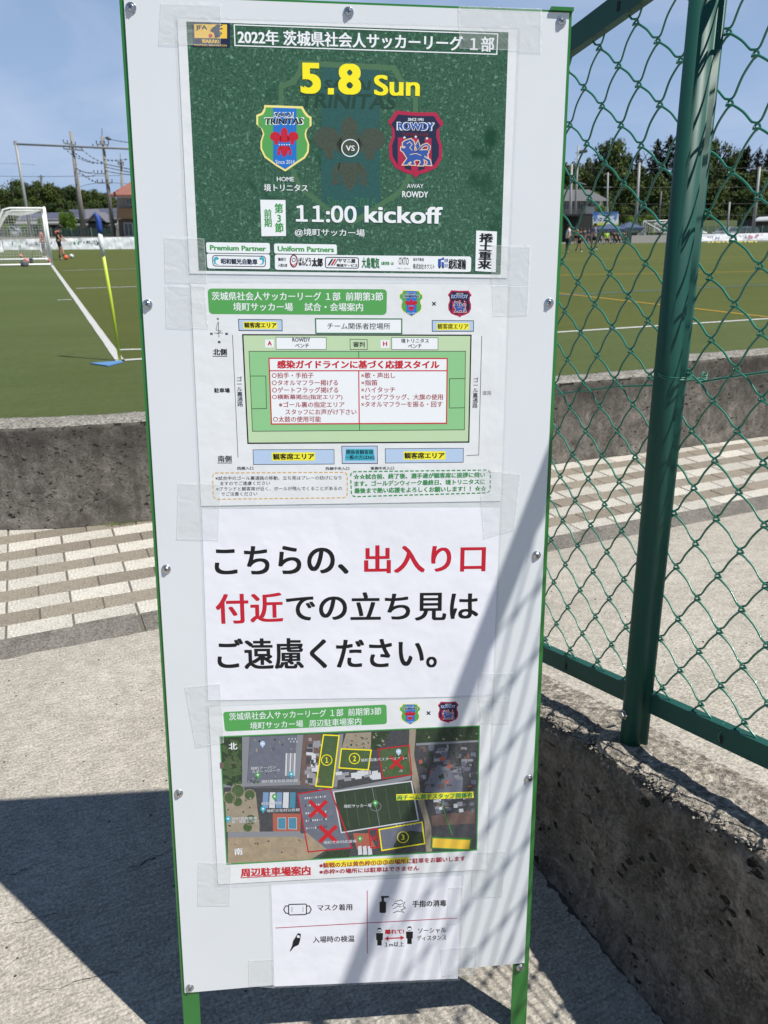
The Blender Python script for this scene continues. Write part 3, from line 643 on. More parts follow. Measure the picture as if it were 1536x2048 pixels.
def shield_rowdy(s, x0, y0, x1, y1, l=2, slope=0.0):
    Q = lambda P: [(x0 + (x1 - x0) * a, y0 + (y1 - y0) * b + slope * (x1 - x0) * (a - .5)) for a, b in P]; w = x1 - x0; h = y1 - y0
    s.poly(Q(ROW), 'crimson', l); inner = inset(ROW, .88, (.5, .47)); s.poly(Q(inner), 'navy', l + 1)
    for a in (.16, .40, .64): s.poly(Q(clipy(clipx(inner, a + .02, a + .14), .40, 1)), 'crimson', l + 2)
    
    T_ = lambda P: [(.23 + .545 * a, .41 + .405 * b) for a, b in P]
    s.line(Q(T_(LION)), w * .035, 'bcream', l + 3, True); s.poly(Q(T_(LION)), 'rblue', l + 4)
    tail = [(.46, .52), (.60, .42), (.74, .25), (.86, .21), (.94, .29), (.92, .42)]
    tuft = [(.57, .08), (.49, .27), (.55, .42), (.63, .30)]; s.line(Q(T_(tuft)), w * .03, 'bcream', l + 3, True); s.poly(Q(T_(tuft)), 'rblue', l + 4)
    s.line(Q(T_(tail)), w * .055, 'bcream', l + 3); s.line(Q(T_(tail)), w * .025, 'rblue', l + 4)
    s.line(Q(T_([(.2, .2), (.3, .12), (.38, .22), (.3, .34), (.38, .44)])), w * .012, 'bcream', l + 5); s.line(Q(T_([(.3, .6), (.5, .55), (.68, .62)])), w * .012, 'bcream', l + 5)
    tx = lambda t, a, b, c, hh, ink, bd, L_: s.text(t, x0 + w * a, y0 + h * b + slope * w * (a - .5), x0 + w * c, y0 + h * b + slope * w * (c - .5), h * hh, ink, bd, L_)
    tx('SINCE 1993', .36, .105, .64, .045, 'white', .02, l + 4); tx('ROWDY', .16, .165, .84, .13, 'white', .075, l + 4); tx('ROWDY', .18, .175, .82, .11, 'rblue', .03, l + 5); tx('FOOTBALL CLUB', .27, .325, .72, .05, 'wine', .02, l + 4)
    for a, b in ((.30, .40), (.5, .385), (.70, .405)): star(s, Q([(a, b)])[0], w * .03, 'white', l + 5)
# ------------------------------------------------------------------ notice 1: match poster
p = Sheet('laminated green match poster with yellow date 5.8 Sun, topmost on the white board', [(350, 33), (1040, 56), (1019, 560), (374, 551)], 0.0010, 'match_poster', 'poster')
p.piece([(348, 30), (1042, 53), (1020, 562), (373, 553)], M_film, 0, 'laminate')
p.piece([(354, 37), (1035, 59), (1014, 556), (379, 547)], M_lam, 0.8, 'paper')
p.piece([(372.5, 43), (1017, 64.5), (1001, 549), (397.5, 541.5)], M_pturf, 2, 'print')
shield_trinitas(p, 556, 122, 836, 452, 2.6, True, 0.02)
p.poly([(384, 45), (460, 46), (460, 95), (386, 94)], 'navy', 6); p.poly([(388, 48), (454, 49), (454, 77), (389, 76)], 'gold', 7)
p.text('JFA', 391, 50, 414, 50.5, 11, 'black', .03, 8)
p.poly([(424, 56), (434, 49), (446, 50), (438, 55), (447, 57), (438, 61), (444, 66), (440, 74), (430, 76), (428, 66), (420, 62)], 'navy', 8); p.disc((421, 71.5), 4, 'wred', 9)
p.text('IBARAKI', 404, 78.5, 438, 79.5, 7, 'gold', .03, 8); p.text('FOOTBALL ASSOCIATION', 389, 88, 453, 89, 4, 'gold', .01, 8)
p.line([(468.5, 49.5), (995.5, 68), (993.5, 108.5), (470, 91)], 2.2, 'white', 7, True)
p.text('2022年 茨城県社会人サッカーリーグ 1部', 474.5, 58, 989, 74, 30, 'white', .028, 8)
p.text('5', 600, 125, 641, 126, 62, 'yellow', .042, 12); p.poly([(656, 176), (668, 176.2), (667.5, 189), (655.5, 188.8)], 'yellow', 12); p.text('8', 676, 126.5, 722, 128, 62, 'yellow', .042, 12); p.text('Sun', 748, 149.5, 840, 151.5, 41, 'yellow', .026, 12)
shield_trinitas(p, 512, 210, 623, 343, 8); shield_rowdy(p, 775.5, 222, 887.5, 356, 8, 0.02)
p.ring((700.5, 296), 17, 2, 'white', 13); p.text('VS', 691.5, 290.5, 709.5, 291, 11, 'white', .015, 14)
p.text('HOME', 553.5, 353.5, 588, 354, 9, 'white', .01, 12); p.text('境トリニタス', 527.5, 367.5, 615.5, 368.5, 15, 'white', .015, 12)
p.text('AWAY', 814, 367.5, 847, 368, 8.5, 'white', 0, 12); p.text('ROWDY', 804.5, 382, 856.5, 383, 12.5, 'white', .018, 12)
p.poly([(520.5, 399.5), (571, 400), (572, 472), (523, 472.5)], 'white', 12)
p.text('前期', 527.5, 418, 543, 418, 36, 'green', .03, 13, vert=True); p.text('第3節', 548.5, 407, 566, 407, 58, 'green', .035, 13, vert=True)
p.text('11:00', 591, 409.5, 713, 412, 34, 'white', .034, 13); p.text('kickoff', 729, 411, 885.5, 414, 34, 'white', .026, 13)
p.text('@境町サッカー場', 589, 456.5, 729.5, 458.5, 16.5, 'white', .01, 13)
p.poly(p.rrect([(412, 484.5), (539.5, 486), (540, 507), (413, 505.5)], 4), 'white', 12); p.text('Premium Partner', 419.5, 490, 532, 492, 10.5, 'green', .03, 13)
p.poly(p.rrect([(413, 507), (540, 508.5), (540, 538.5), (415, 537)], 5), 'white', 12)
p.poly(p.rrect([(548, 487), (673.5, 489), (674, 509), (548.5, 507)], 4), 'white', 12); p.text('Uniform Partners', 555, 492, 668, 494, 10.5, 'green', .03, 13)
p.poly(p.rrect([(549.5, 509), (942.5, 513), (942, 544), (550, 539.5)], 5), 'white', 12)
p.line(p.rrect([(425, 511), (530.5, 512.5), (531, 533.5), (426, 532)], 6), 1.6, 'navy', 13, True)
p.text('昭和観光自動車', 441.5, 516.5, 515, 518, 11.5, 'navy', .03, 14)
for xx, sg in ((434, 1), (522, -1)): p.poly([(xx - 6 * sg, 515), (xx, 513), (xx + 4 * sg, 517), (xx + 1 * sg, 520), (xx - 2 * sg, 519), (xx - 3 * sg, 526), (xx + 4 * sg, 530), (xx - 5 * sg, 528), (xx - 7 * sg, 521)], 'cyan', 14)
p.text('麺者行', 556, 515, 572, 515.3, 7, 'black', .02, 14); p.text('人間太郎', 556, 527, 574.5, 527.5, 6.5, 'black', .02, 14)
p.ring((587.5, 522), 7, 2.4, 'wine', 14, 14, 12); p.ring((587.5, 520), 3.5, 1.2, 'black', 14, 10); p.line([(582, 527), (587, 531), (593, 526)], 1.5, 'wred', 15)
p.text('ばんどう', 597, 514.5, 622, 515, 17, 'black', .05, 14); p.text('太郎', 623, 515.5, 645.5, 516, 18, 'black', .06, 14)
p.line(p.rrect([(651, 514.5), (717, 515.5), (717, 536.5), (651, 535.5)], 4), 1.8, 'navy', 13, True)
p.poly([(655, 531), (663, 518), (667, 518), (659, 531)], 'navy', 14); p.poly([(661, 531), (669, 518), (673, 518), (665, 531)], 'wred', 14); p.poly([(667, 531), (675, 518), (677, 518), (669, 531)], 'navy', 14)
p.text('ヤマニ屋', 676, 517, 711, 518, 8, 'black', .03, 14); p.text('物流サービス', 673, 527.5, 715, 528, 6, 'black', .03, 14)
p.text('大島電気', 723.5, 514.5, 759, 515.5, 22, 'dgreen', .045, 14); p.text('太陽光発電・LED', 762, 523, 787.5, 523.5, 7, 'txtgreen', .04, 14)
p.text('OXTO', 797.5, 514.5, 817.5, 515, 15, 'black', .01, 14); p.text('ごお楽しむ、住みなさい。', 793, 535, 821, 535.4, 3, 'grey', 0, 14)
p.text('総合不動産', 826.5, 515.5, 848, 516, 6.5, 'black', .01, 14); p.text('株式会社オクスト', 826, 527, 869, 528, 11, 'black', .015, 14)
p.poly([(876, 518), (882, 518), (882, 534), (876, 534)], 'rblue', 14); p.poly([(883, 524), (888, 524), (888, 534), (883, 534)], 'rblue', 14); p.poly([(877, 520), (888, 514), (888, 520)], 'rblue', 14); p.disc((879, 535), 2, 'black', 15, 8); p.disc((886, 535), 2, 'black', 15, 8)
p.text('有限会社', 888.5, 518, 896, 518, 8, 'black', .02, 14) if False else (p.text('有限', 888.5, 517, 896.5, 517, 8, 'rblue', .02, 14), p.text('会社', 888.5, 527, 896.5, 527, 8, 'rblue', .02, 14))
p.text('総和運輸', 897.5, 517.5, 932.5, 518, 21, 'black', .03, 14)
p.poly([(952.5, 461), (994, 463), (991.5, 544.5), (950.5, 542)], 'white', 12); p.text('捲土重来', 958, 466, 986, 467, 72, 'black', .045, 13, vert=True, shear=.03)
for q in ([(322, 2), (442, 6), (441, 92), (318, 87)], [(918, 12), (1084, 17), (1083, 103), (919, 97)], [(329, 471), (408, 477), (415, 566), (331, 562)], [(981, 491), (1062, 490), (1059, 566), (984, 567)]): p.tape(q)
p.done()

# ------------------------------------------------------------------ notice 2: venue guide
p = Sheet('venue guide sheet with pale green pitch plan and red-edged rules box', [(379, 563), (1018, 567), (1003, 1004), (401, 1014)], 0.0010, 'venue_guide', 'notice')
p.piece([(376, 562), (1022, 565), (1006, 1008), (398, 1018)], M_film, 0, 'laminate'); p.piece([(381, 566), (1016, 569), (1002, 1002), (402, 1012)], M_lam, 0.8, 'paper')
p.poly(p.rrect([(415, 577), (774, 578.5), (773, 630), (418, 628)], 9), 'egreen', 3)
p.text('茨城県社会人サッカーリーグ 1部  前期第3節', 423, 583.5, 766.5, 584.5, 17, 'white', .012, 4)
p.text('境町サッカー場', 466, 605, 585.5, 605.5, 16.5, 'white', .012, 4); p.text('試合・会場案内', 609, 605.5, 726, 606, 16.5, 'white', .012, 4)
shield_trinitas(p, 798, 579.5, 846, 634, 2); shield_rowdy(p, 895.5, 580.5, 943.5, 635, 2)
p.line([(864.5, 604), (871.5, 611)], 2.2, 'black', 3); p.line([(871.5, 604), (864.5, 611)], 2.2, 'black', 3.4)
p.text('北', 433, 635.5, 438, 635.5, 4, 'black', .03, 3); p.text('西', 420, 665.5, 425.5, 665.5, 4.5, 'black', .03, 3); p.text('東', 450, 665.5, 456, 665.5, 4.5, 'black', .03, 3); p.text('南', 435.5, 681.5, 441, 681.5, 5, 'black', .03, 3)
p.line([(436.5, 643), (438, 675)], 1, 'black', 3); p.line([(428, 666), (446, 666)], .9, 'black', 3); p.line([(435.5, 645), (432, 660), (442.5, 662), (434, 668)], .9, 'black', 3)
def obox(s, q, fill, edge, w, l=3):
    s.poly(q, fill, l); s.line(q, w, edge, l + 1, True)
obox(p, [(477, 638.5), (564, 639.5), (564.5, 661.5), (478, 661)], 'lblue', 'black', 1.3); p.poly([(486.5, 643), (554, 643.5), (554.5, 658), (487, 657.5)], 'lemon', 4.4); p.text('観客席エリア', 488, 644.5, 553, 645, 11, 'black', .03, 5.5)
obox(p, [(864.5, 641), (947, 641.5), (947, 662.5), (864.5, 662.5)], 'lblue', 'black', 1.3); p.poly([(873.5, 646), (938.5, 646), (938.5, 659.5), (873.5, 660)], 'lemon', 4.4); p.text('観客席エリア', 875, 647, 937, 647.5, 11, 'black', .02, 5.5)
obox(p, [(631, 637.5), (803.5, 638), (803.5, 667), (632, 666.5)], 'white', 'dgreen', 2.4); p.text('チーム関係者控場所', 654.5, 645.5, 780.5, 646, 13, 'black', .005, 5)
obox(p, [(485.5, 669.5), (942, 670.5), (937.5, 884), (496, 886.5)], 'pgreen', 'black', 2.6)
F = [(498, 702.5), (931, 702.5), (929, 859.5), (505, 862.5)]; obox(p, F, 'fgreen', 'black', 1.1, 4.2)
p.line([(717.5, 702.5), (719, 861)], 1.1, 'black', 5.4); p.line([(500, 752), (531.5, 752), (533, 817), (503, 817.5)], 1.1, 'black', 5.4); p.line([(930, 757), (899, 757.5), (898.5, 816), (929, 815.5)], 1.1, 'black', 5.4)
p.poly([(530, 679), (548, 679), (548, 695), (530.5, 695)], 'white', 4.2); p.text('A', 535, 682, 543.5, 682, 9, 'red', .03, 5.2); p.poly([(761, 680), (779, 680), (779, 696), (761.5, 696)], 'white', 4.2); p.text('H', 766, 683, 774.5, 683, 9, 'red', .03, 5.2)
obox(p, [(552, 674.5), (652.5, 675), (652.5, 699), (552.5, 698.5)], 'white', 'black', .9, 4.2); p.text('ROWDY', 584.5, 675.5, 620.5, 675.5, 8, 'black', .02, 5.6); p.text('ベンチ', 590, 687, 618, 687, 8.5, 'black', .02, 5.6)
obox(p, [(700, 678.5), (734.5, 679), (734.5, 699), (700.5, 699)], 'pgreen', 'black', 1, 4.2); p.text('審判', 706, 683.5, 729.5, 683.5, 11, 'black', .015, 5.6)
obox(p, [(783.5, 675), (876, 675.5), (876, 699.5), (783.5, 699)], 'white', 'black', .9, 4.2); p.text('境トリニタス', 802, 677, 858, 677, 9, 'black', .02, 5.6); p.text('ベンチ', 816, 688, 843.5, 688, 8.5, 'black', .02, 5.6)
p.poly([(538, 716.5), (894.5, 717), (893, 846.5), (543, 848)], 'white', 6.2)
p.line([(538, 716.5), (894.5, 717), (893, 846.5), (543, 848)], 2.4, 'wred', 7, True); p.line([(539.5, 741.5), (894, 741.5)], 2.2, 'wred', 7.4); p.line([(717.5, 742), (718.5, 847)], 2.2, 'wred', 7.2)
p.text('感染ガイドラインに基づく応援スタイル', 554, 720.5, 879, 721, 16.5, 'wred', .032, 8.2)
for i, (t, a, b) in enumerate([('○拍手・手拍子', 543.5, 627), ('○タオルマフラー掲げる', 543.5, 676), ('○ゲートフラッグ掲げる', 544, 676.5), ('○横断幕掲出(指定エリア)', 544, 685), ('※ゴール裏の指定エリア', 557.5, 689), ('スタッフにお声がけ下さい', 570.5, 713), ('○太鼓の使用可能', 546, 642)]):
    p.text(t, a, 745 + 14.6 * i, b, 745 + 14.6 * i, 11.5, 'dred', .012, 8.2)
for i, (t, b) in enumerate([('×歌・声出し', 790.5), ('×指笛', 755), ('×ハイタッチ', 790.5), ('×ビッグフラッグ、大旗の使用', 886), ('×タオルマフラーを振る・回す', 885)]): p.text(t, 722.5, 745 + 14.4 * i, b, 745 + 14.4 * i, 11.5, 'dred', .012, 8.2)
p.text('北側', 425.5, 697.5, 453.5, 697.5, 13, 'black', .025, 3); p.line([(425, 712.5), (454.5, 712.5)], 1.3, 'black', 3)
p.text('駐車場', 428, 776, 459.5, 776, 9.5, 'black', .025, 3); p.text('南側', 435.5, 911, 463, 911, 13, 'black', .02, 3); p.line([(435, 926), (464, 926)], 1.3, 'black', 3)
p.text('道路', 965, 781.5, 983, 781.5, 8.5, 'grey', 0, 3)
p.line([(465, 670), (476, 915)], 1, 'black', 3); p.text('ゴール裏通路', 472.5, 753, 484, 753, 60, 'black', .01, 3, vert=True)
p.line([(963.5, 672), (957.5, 910), (933, 911)], 1, 'black', 3); p.text('ゴール裏通路', 946.5, 755, 957, 755, 61, 'black', .01, 3, vert=True)
obox(p, [(506, 899.5), (668, 899), (668.5, 928), (507, 929)], 'lblue', 'black', 1); p.poly([(543.5, 905), (630, 904.5), (630, 921), (544, 921.5)], 'lemon', 4.4); p.text('観客席エリア', 545.5, 907, 628.5, 906.5, 12.5, 'black', .03, 5.5)
obox(p, [(770.5, 897.5), (927, 896.5), (926.5, 924.5), (771, 926)], 'lblue', 'black', 1); p.poly([(807, 903), (891, 902.5), (891, 919), (807, 919.5)], 'lemon', 4.4); p.text('観客席エリア', 808.5, 905, 889, 904.5, 12.5, 'black', .03, 5.5)
obox(p, [(683.5, 892.5), (754.5, 892), (755, 927), (684.5, 927)], 'lblue', 'black', 1.2); p.poly([(692, 898), (747, 898), (750, 921), (690, 921)], 'cyan', 4.4); p.text('関係者観客席', 692.5, 899.5, 746.5, 899.5, 9, 'black', .02, 5.5); p.text('一般の方はNG', 690, 910, 749, 910, 9, 'black', .02, 5.5)
p.text('西側入口', 474, 933.5, 506.5, 933, 6.5, 'black', .02, 3); p.text('西側中央入口', 651, 934, 698.5, 933.5, 6.5, 'black', .02, 3); p.text('東側中央入口', 741, 933.5, 788, 933, 6.5, 'black', .02, 3)
p.dashed(p.rrect([(425, 946), (694.5, 944.5), (694.5, 995.5), (427, 998.5)], 9), 1.9, 7, 3.4, 'orange', 3)
p.dashed(p.rrect([(701, 943.5), (981, 940), (980, 985.5), (703, 993.5)], 9), 2.4, 7, 3.4, 'txtgreen', 3)
for i, (t, a, b) in enumerate([('※試合中のゴール裏通路の移動、立ち見はプレーの妨げになり', 430.5, 683), ('ますのでご遠慮ください', 440.5, 540), ('※グランドと観客席が近く、ボールが飛んでくることがあるの', 432, 684), ('でご注意ください', 442, 514.5)]):
    p.text(t, a, 952.5 + 10.6 * i, b, 951.5 + 10.6 * i, 8, 'black', .008, 3)
for i, (t, a, b) in enumerate([('☆☆試合前、終了後、選手達が観客席に挨拶に伺い', 707, 970.5), ('ます。ゴールデンウィーク最終日、境トリニタスに', 708.5, 970.5), ('最後まで熱い応援をよろしくお願いします！！☆☆', 708.5, 973)]):
    p.text(t, a, 948 + 14 * i, b, 944 + 13.6 * i, 11, 'txtgreen', .03, 3)
for q in ([(331, 568), (409, 572), (416, 657), (333, 654)], [(984, 570), (1059, 569), (1056, 628), (987, 632)], [(357, 964), (441, 969), (437, 1080), (354, 1077)], [(958, 940), (1042, 946), (1030, 1058), (968, 1077)]): p.tape(q)
p.done()

# ------------------------------------------------------------------ notice 3: large lettering
p = Sheet('plain white sheet with three lines of very large black and red Japanese characters', [(403, 1018), (1001, 1014), (985, 1393), (416, 1401)], 0.0006, 'entrance_notice', 'notice')
p.piece([(399, 1014), (1005, 1010), (989, 1397), (411, 1406)], M_film, 0, 'sleeve'); p.piece([(403.5, 1018), (1000.5, 1014.5), (984.5, 1393), (416, 1401)], M_paper, 0.8, 'paper')
p.text('こちらの、', 427.5, 1093, 697, 1090, 58, 'black', .026, 3); p.text('出入り口', 728, 1091, 972.5, 1088, 56, 'red', .026, 3)
p.text('付近', 430, 1188, 565.5, 1185, 60, 'red', .022, 3); p.text('での立ち見は', 571.5, 1186, 958, 1182, 58, 'black', .022, 3)
p.text('ご遠慮ください。', 433, 1277, 874.5, 1274, 62, 'black', .024, 3)
for q in ([(958, 1348), (1026, 1345), (1022, 1396), (955, 1399)],): p.tape(q)
p.line([(752, 1350), (757, 1353), (761, 1357), (758, 1360)], .8, 'white', 3)
p.done()

# ------------------------------------------------------------------ notice 4: parking map
p = Sheet('laminated aerial parking map with red crosses and yellow boxes, below the big lettering', [(414, 1411), (986, 1389), (975, 1742), (432, 1774)], 0.0010, 'parking_map', 'notice')
p.piece([(411, 1411), (989, 1388), (977, 1745), (430, 1778)], M_film, 0, 'laminate'); p.piece([(417, 1414), (984, 1392.5), (972, 1739), (436, 1769)], M_lam, 0.8, 'paper')
p.poly(p.rrect([(446, 1424), (773, 1409), (774, 1448), (450, 1463)], 6), 'egreen', 3)
p.text('茨城県社会人サッカーリーグ 1部  前期第3節', 458, 1426, 762.5, 1414.5, 15, 'white', .008, 4)
p.text('境町サッカー場', 500, 1444.5, 606, 1440, 14, 'white', .008, 4); p.text('周辺駐車場案内', 618, 1440, 722.5, 1435, 14, 'white', .008, 4); p.line([(618, 1456.5), (723, 1450)], 1, 'white', 4)
shield_trinitas(p, 798.5, 1407, 841, 1450, 2, slope=-.03); shield_rowdy(p, 875.5, 1403, 917.5, 1446.5, 2, -.03)
p.line([(853.5, 1423), (860.5, 1429.5)], 2.2, 'black', 3); p.line([(860.5, 1423), (853.5, 1429.5)], 2.2, 'black', 3.4)
A = lambda X, Y: (400 + X / 2.518, 1380 + Y / 2.518); B = lambda X, Y: (400 + X / 2.518, 1560 + Y / 2.518)
MAPQ = [A(98, 233), A(1410, 178), B(1396, 355), B(133, 428)]
p.poly(MAPQ, 'green', 3, ); 
mi = [A(104, 239), A(1404, 184), B(1390, 349), B(138, 421)]; p.poly(mi, 'mdark', 3.6)
L1 = 4.4
for ink, pts in [('mwood', [A(104, 239), A(215, 235), A(222, 480), A(120, 485)]), ('mlot', [A(252, 236), A(500, 226), A(485, 470), A(238, 482)]), ('mroad', [A(212, 236), A(250, 235), A(236, 480), A(212, 480)]),
                 ('mroad', [A(490, 226), A(520, 225), A(500, 480), A(468, 492)]), ('mroad', [B(118, 20), B(500, 2), A(690, 545), A(1060, 448), A(1062, 430), A(700, 500), A(500, 478), A(118, 490)]),
                 ('mbrown', [A(520, 225), A(612, 222), A(585, 485), A(505, 480)]), ('mgrass', [A(612, 228), A(698, 228), A(668, 486), A(585, 482)]), ('mroad', [A(698, 222), A(722, 220), A(690, 490), A(668, 488)]),
                 ('mtan', [A(735, 218), A(862, 212), A(860, 298), A(715, 292)]), ('mgrass', [A(712, 295), A(862, 300), A(848, 402), A(700, 394)]), ('mwood', [A(865, 212), A(960, 208), A(900, 300), A(862, 300)]), ('mgrass', [A(905, 300), A(1050, 280), A(1066, 425), A(920, 445)]),
                 ('mtan', [A(1055, 198), A(1088, 196), A(1078, 330), B(1105, 10), B(1165, 240), B(1168, 360), B(1138, 362), B(1130, 210), B(1070, 10), A(1050, 330)]),
                 ('mwood', [A(1090, 196), A(1404, 184), A(1400, 262), A(1088, 278)]), ('mroad', [A(1088, 268), A(1402, 252), A(1402, 262), A(1088, 280)]), ('mdark', [A(1088, 282), A(1400, 264), A(1395, 500), A(1110, 515)]),
                 ('mlot', [A(1170, 380), A(1330, 372), A(1320, 520), A(1130, 515)]), ('mlot', [B(490, 70), B(655, 45), B(765, 340), B(545, 362)]),
                 ('mpitch', [B(675, 62), B(1062, 8), B(1098, 200), B(712, 262)]), ('mdirt', [B(140, 290), B(540, 268), B(640, 350), B(560, 400), B(140, 420)]), ('mwood', [B(640, 360), B(760, 350), B(750, 388), B(600, 395)]),
                 ('mterra', [B(366, 168), B(508, 170), B(505, 262), B(368, 262)]), ('mdark', [B(280, 60), B(490, 60), B(490, 145), B(278, 142)]), ('mtan', [B(125, 60), B(280, 62), B(300, 230), B(300, 262), B(135, 262)]),
                 ('mlot', [B(905, 250), B(1120, 215), B(1132, 325), B(915, 352)]), ('mbrown', [B(1165, 180), B(1385, 150), B(1385, 218), B(1168, 232)]), ('mterra', [B(770, 268), B(850, 268), B(890, 345), B(790, 350)]),
                 ('mroad', [B(140, 262), B(500, 258), B(540, 300), B(480, 285), B(140, 290)]), ('mwood', [B(975, 330), B(1010, 270), B(1060, 255), B(1120, 262), B(1130, 318), B(1040, 345), B(980, 350)]), ('mgrass', [B(1165, 285), B(1375, 290), B(1370, 352), B(1160, 345)])]:
    p.poly(pts, ink, L1); L1 += 0.035
rr = random.Random(5)
def bl(X, Y, w, h, ink, a=-.04, l=6.2):
    ca, sa = math.cos(a), math.sin(a); c = X; p.poly([(c[0] + (i * w * ca - j * h * sa) / 2, c[1] + (i * w * sa + j * h * ca) / 2) for i, j in ((-1, -1), (1, -1), (1, 1), (-1, 1))], ink, l)
for k in range(5): p.poly([B(318 + 34 * k, 62), B(346 + 34 * k, 62), B(343 + 34 * k, 142), B(314 + 34 * k, 140)], ['mroofb', 'mwhite', 'mroofb', 'mwhite', 'mcourt'][k], 6.2)
for k in range(5): p.poly([A(432 + 10.5 * k, 318), A(440 + 10.5 * k, 318), A(436 + 10.5 * k, 432), A(428 + 10.5 * k, 432)], ['mwhite', 'mroof'][k % 2], 6.2)
for (X, Y, w, h) in [(160, 355, 26, 14), (118, 380, 14, 12)]: bl(A(X, Y), 0, w, h, 'mbrown')
for k in range(60): bl(A(540 + rr.random() * 60, 240 + rr.random() * 225), 0, 5 + rr.random() * 10, 4 + rr.random() * 7, rr.choice(['mwhite', 'mroof', 'mdark', 'mroof', 'mbrown']), rr.random() * .1, 6.2 + k * .02)
for k in range(14): bl(A(690 + rr.random() * 210, 415 + rr.random() * 45), 0, 9 + rr.random() * 11, 6 + rr.random() * 9, rr.choice(['mwhite', 'mroof', 'mwhite', 'mred']), -.12, 6.2 + k * .02)
for k in range(110): bl(A(1110 + rr.random() * 280, 285 + rr.random() * 200), 0, 2 + rr.random() * 12, 2 + rr.random() * 8, rr.choice(['mroof', 'mdark', 'mbrown', 'mlot', 'mroad', 'mwood', 'mbrown', 'mterra', 'mdark', 'mlot']), rr.random() * .2 - .15, 6.2 + k * .02)
for k in range(60): bl(A(118 + rr.random() * 90, 250 + rr.random() * 225), 0, 5 + rr.random() * 9, 4 + rr.random() * 9, rr.choice(['mgrass', 'mwood', 'mgrass']), rr.random(), 6.0 + k * .02)
for k in range(60): bl(B(1175 + rr.random() * 210, 70 + rr.random() * 90), 0, 2 + rr.random() * 9, 2 + rr.random() * 7, rr.choice(['mroof', 'mdark', 'mlot', 'mbrown', 'mwood', 'mwhite']), -.1, 6.2 + k * .02)
for r_ in range(5):
    for k in range(10): bl(B(530 + 11 * k + 2 * r_, 92 + 38 * r_ - k), 0, 2.4, 3.6, rr.choice(['mwhite', 'mwhite', 'mroof', 'mdark']), .1, 6.3)
for k in range(6): bl(A(448 + 8 * k, 246 + (k % 2) * 14), 0, 2, 3, 'mwhite', 0, 6.3); bl(B(990 + 18 * k, 232 - k * 2), 0, 2, 3.5, 'mwhite', 0, 6.5)
for X, Y, r in ((190, 110, 8), (190, 55, 11), (250, 75, 9), (255, 200, 9), (240, 238, 8), (150, 90, 10)): p.disc(B(X, Y), r * 1.2, 'mgrass', 6.2); p.ring(B(X, Y), r * 1.2, 1.3, 'mtan', 6.4, 16)
for k in range(7): p.line([B(725 + 52 * k, 70 - 7.2 * k), B(752 + 52 * k, 240 - 7.2 * k)], 1.2, 'mgrass', 6.2)
p.line([B(672, 60), B(1064, 6), B(1100, 203), B(712, 265)], 2.4, 'mwhite', 6.4, True); p.line([B(866, 34), B(905, 232)], .8, 'mroof', 6.4); p.ring(B(884, 133), 11, .8, 'mroof', 6.4, 18, 9)
for X in (392, 446): p.poly([B(X, 190), B(X + 40, 190), B(X + 40, 248), B(X, 246)], 'mcourt', 6.3); p.line([B(X, 190), B(X + 40, 190), B(X + 40, 248), B(X, 246)], .8, 'mwhite', 6.6, True)
for k in range(3): p.poly([B(795 + 25 * k, 335), B(812 + 25 * k, 330), B(818 + 25 * k, 375), B(797 + 25 * k, 378)], 'mwhite', 6.4)
for k in range(9): bl(B(1182 + 20 * k, 318), 0, 4, 3, 'mwhite', 0, 6.6)
for k in range(120):      # small patches: cars, sheds, shrubs
    z_ = rr.choice([(740, 220, 110, 70, 0), (260, 250, 200, 60, 0), (140, 70, 130, 180, 1), (150, 285, 380, 90, 1), (910, 290, 130, 120, 0), (870, 215, 80, 70, 0), (1095, 200, 300, 60, 0), (230, 400, 190, 70, 0)]); c = (B if z_[4] else A)(z_[0] + rr.random() * z_[2], z_[1] + rr.random() * z_[3])
    bl(c, 0, 1.5 + rr.random() * 4, 1.2 + rr.random() * 3, rr.choice(['mroof', 'mgrass', 'mwood', 'mdark', 'mtan']), rr.random(), 6.9 + k * .005)
def outline(pts, w, ink, l=8): p.line(pts, w, ink, l, True)
outline([A(622, 226), A(700, 230), A(667, 490), A(583, 484)], 2.4, 'yellow'); outline([A(712, 296), A(862, 303), A(847, 402), A(700, 392)], 2.4, 'yellow'); outline([B(902, 250), B(1118, 212), B(1132, 320), B(916, 355)], 2.4, 'yellow')
outline([A(897, 299), A(1052, 278), A(1067, 426), A(921, 446)], 2.2, 'red'); outline([B(492, 70), B(655, 44), B(765, 341), B(545, 362)], 2.4, 'red'); outline([B(850, 250), B(890, 245), B(903, 338), B(860, 342)], 2.2, 'red')
outline([B(1170, 290), B(1363, 300), B(1358, 352), B(1168, 342)], 2, 'green'); p.poly([B(1172, 293), B(1360, 302), B(1355, 349), B(1170, 340)], 'gold', 6.8); p.line([B(1215, 112), B(1270, 275)], 1.6, 'green', 9)
def cross(c, w, h, t, l=9): p.line([(c[0] - w, c[1] - h), (c[0] + w, c[1] + h)], t, 'wred', l); p.line([(c[0] + w, c[1] - h), (c[0] - w, c[1] + h)], t, 'wred', l + .4)
cross(B(595, 146), 17, 16, 7.5); cross(B(645, 272), 17, 16, 7.5); cross(A(990, 366), 12.5, 12, 5.5); cross(B(874, 293), 5.5, 5, 2.2)
for t, c, r in (('1', A(638, 353), 10.5), ('2', A(778, 345), 10.5), ('3', B(1022, 288), 11)): p.ring(c, r, 1.6, 'yellow', 9, 20); p.text(t, c[0] - 3.2, c[1] - 5.5, c[0] + 3.2, c[1] - 5.5, 11, 'yellow', .02, 9)
p.poly([B(988, 72), B(1376, 58), B(1378, 90), B(990, 103)], 'lemon', 8.6); p.text('両チーム選手スタッフ関係者', *B(992, 76), *B(1374, 62), 10.5, 'txtgreen', .03, 9.6)
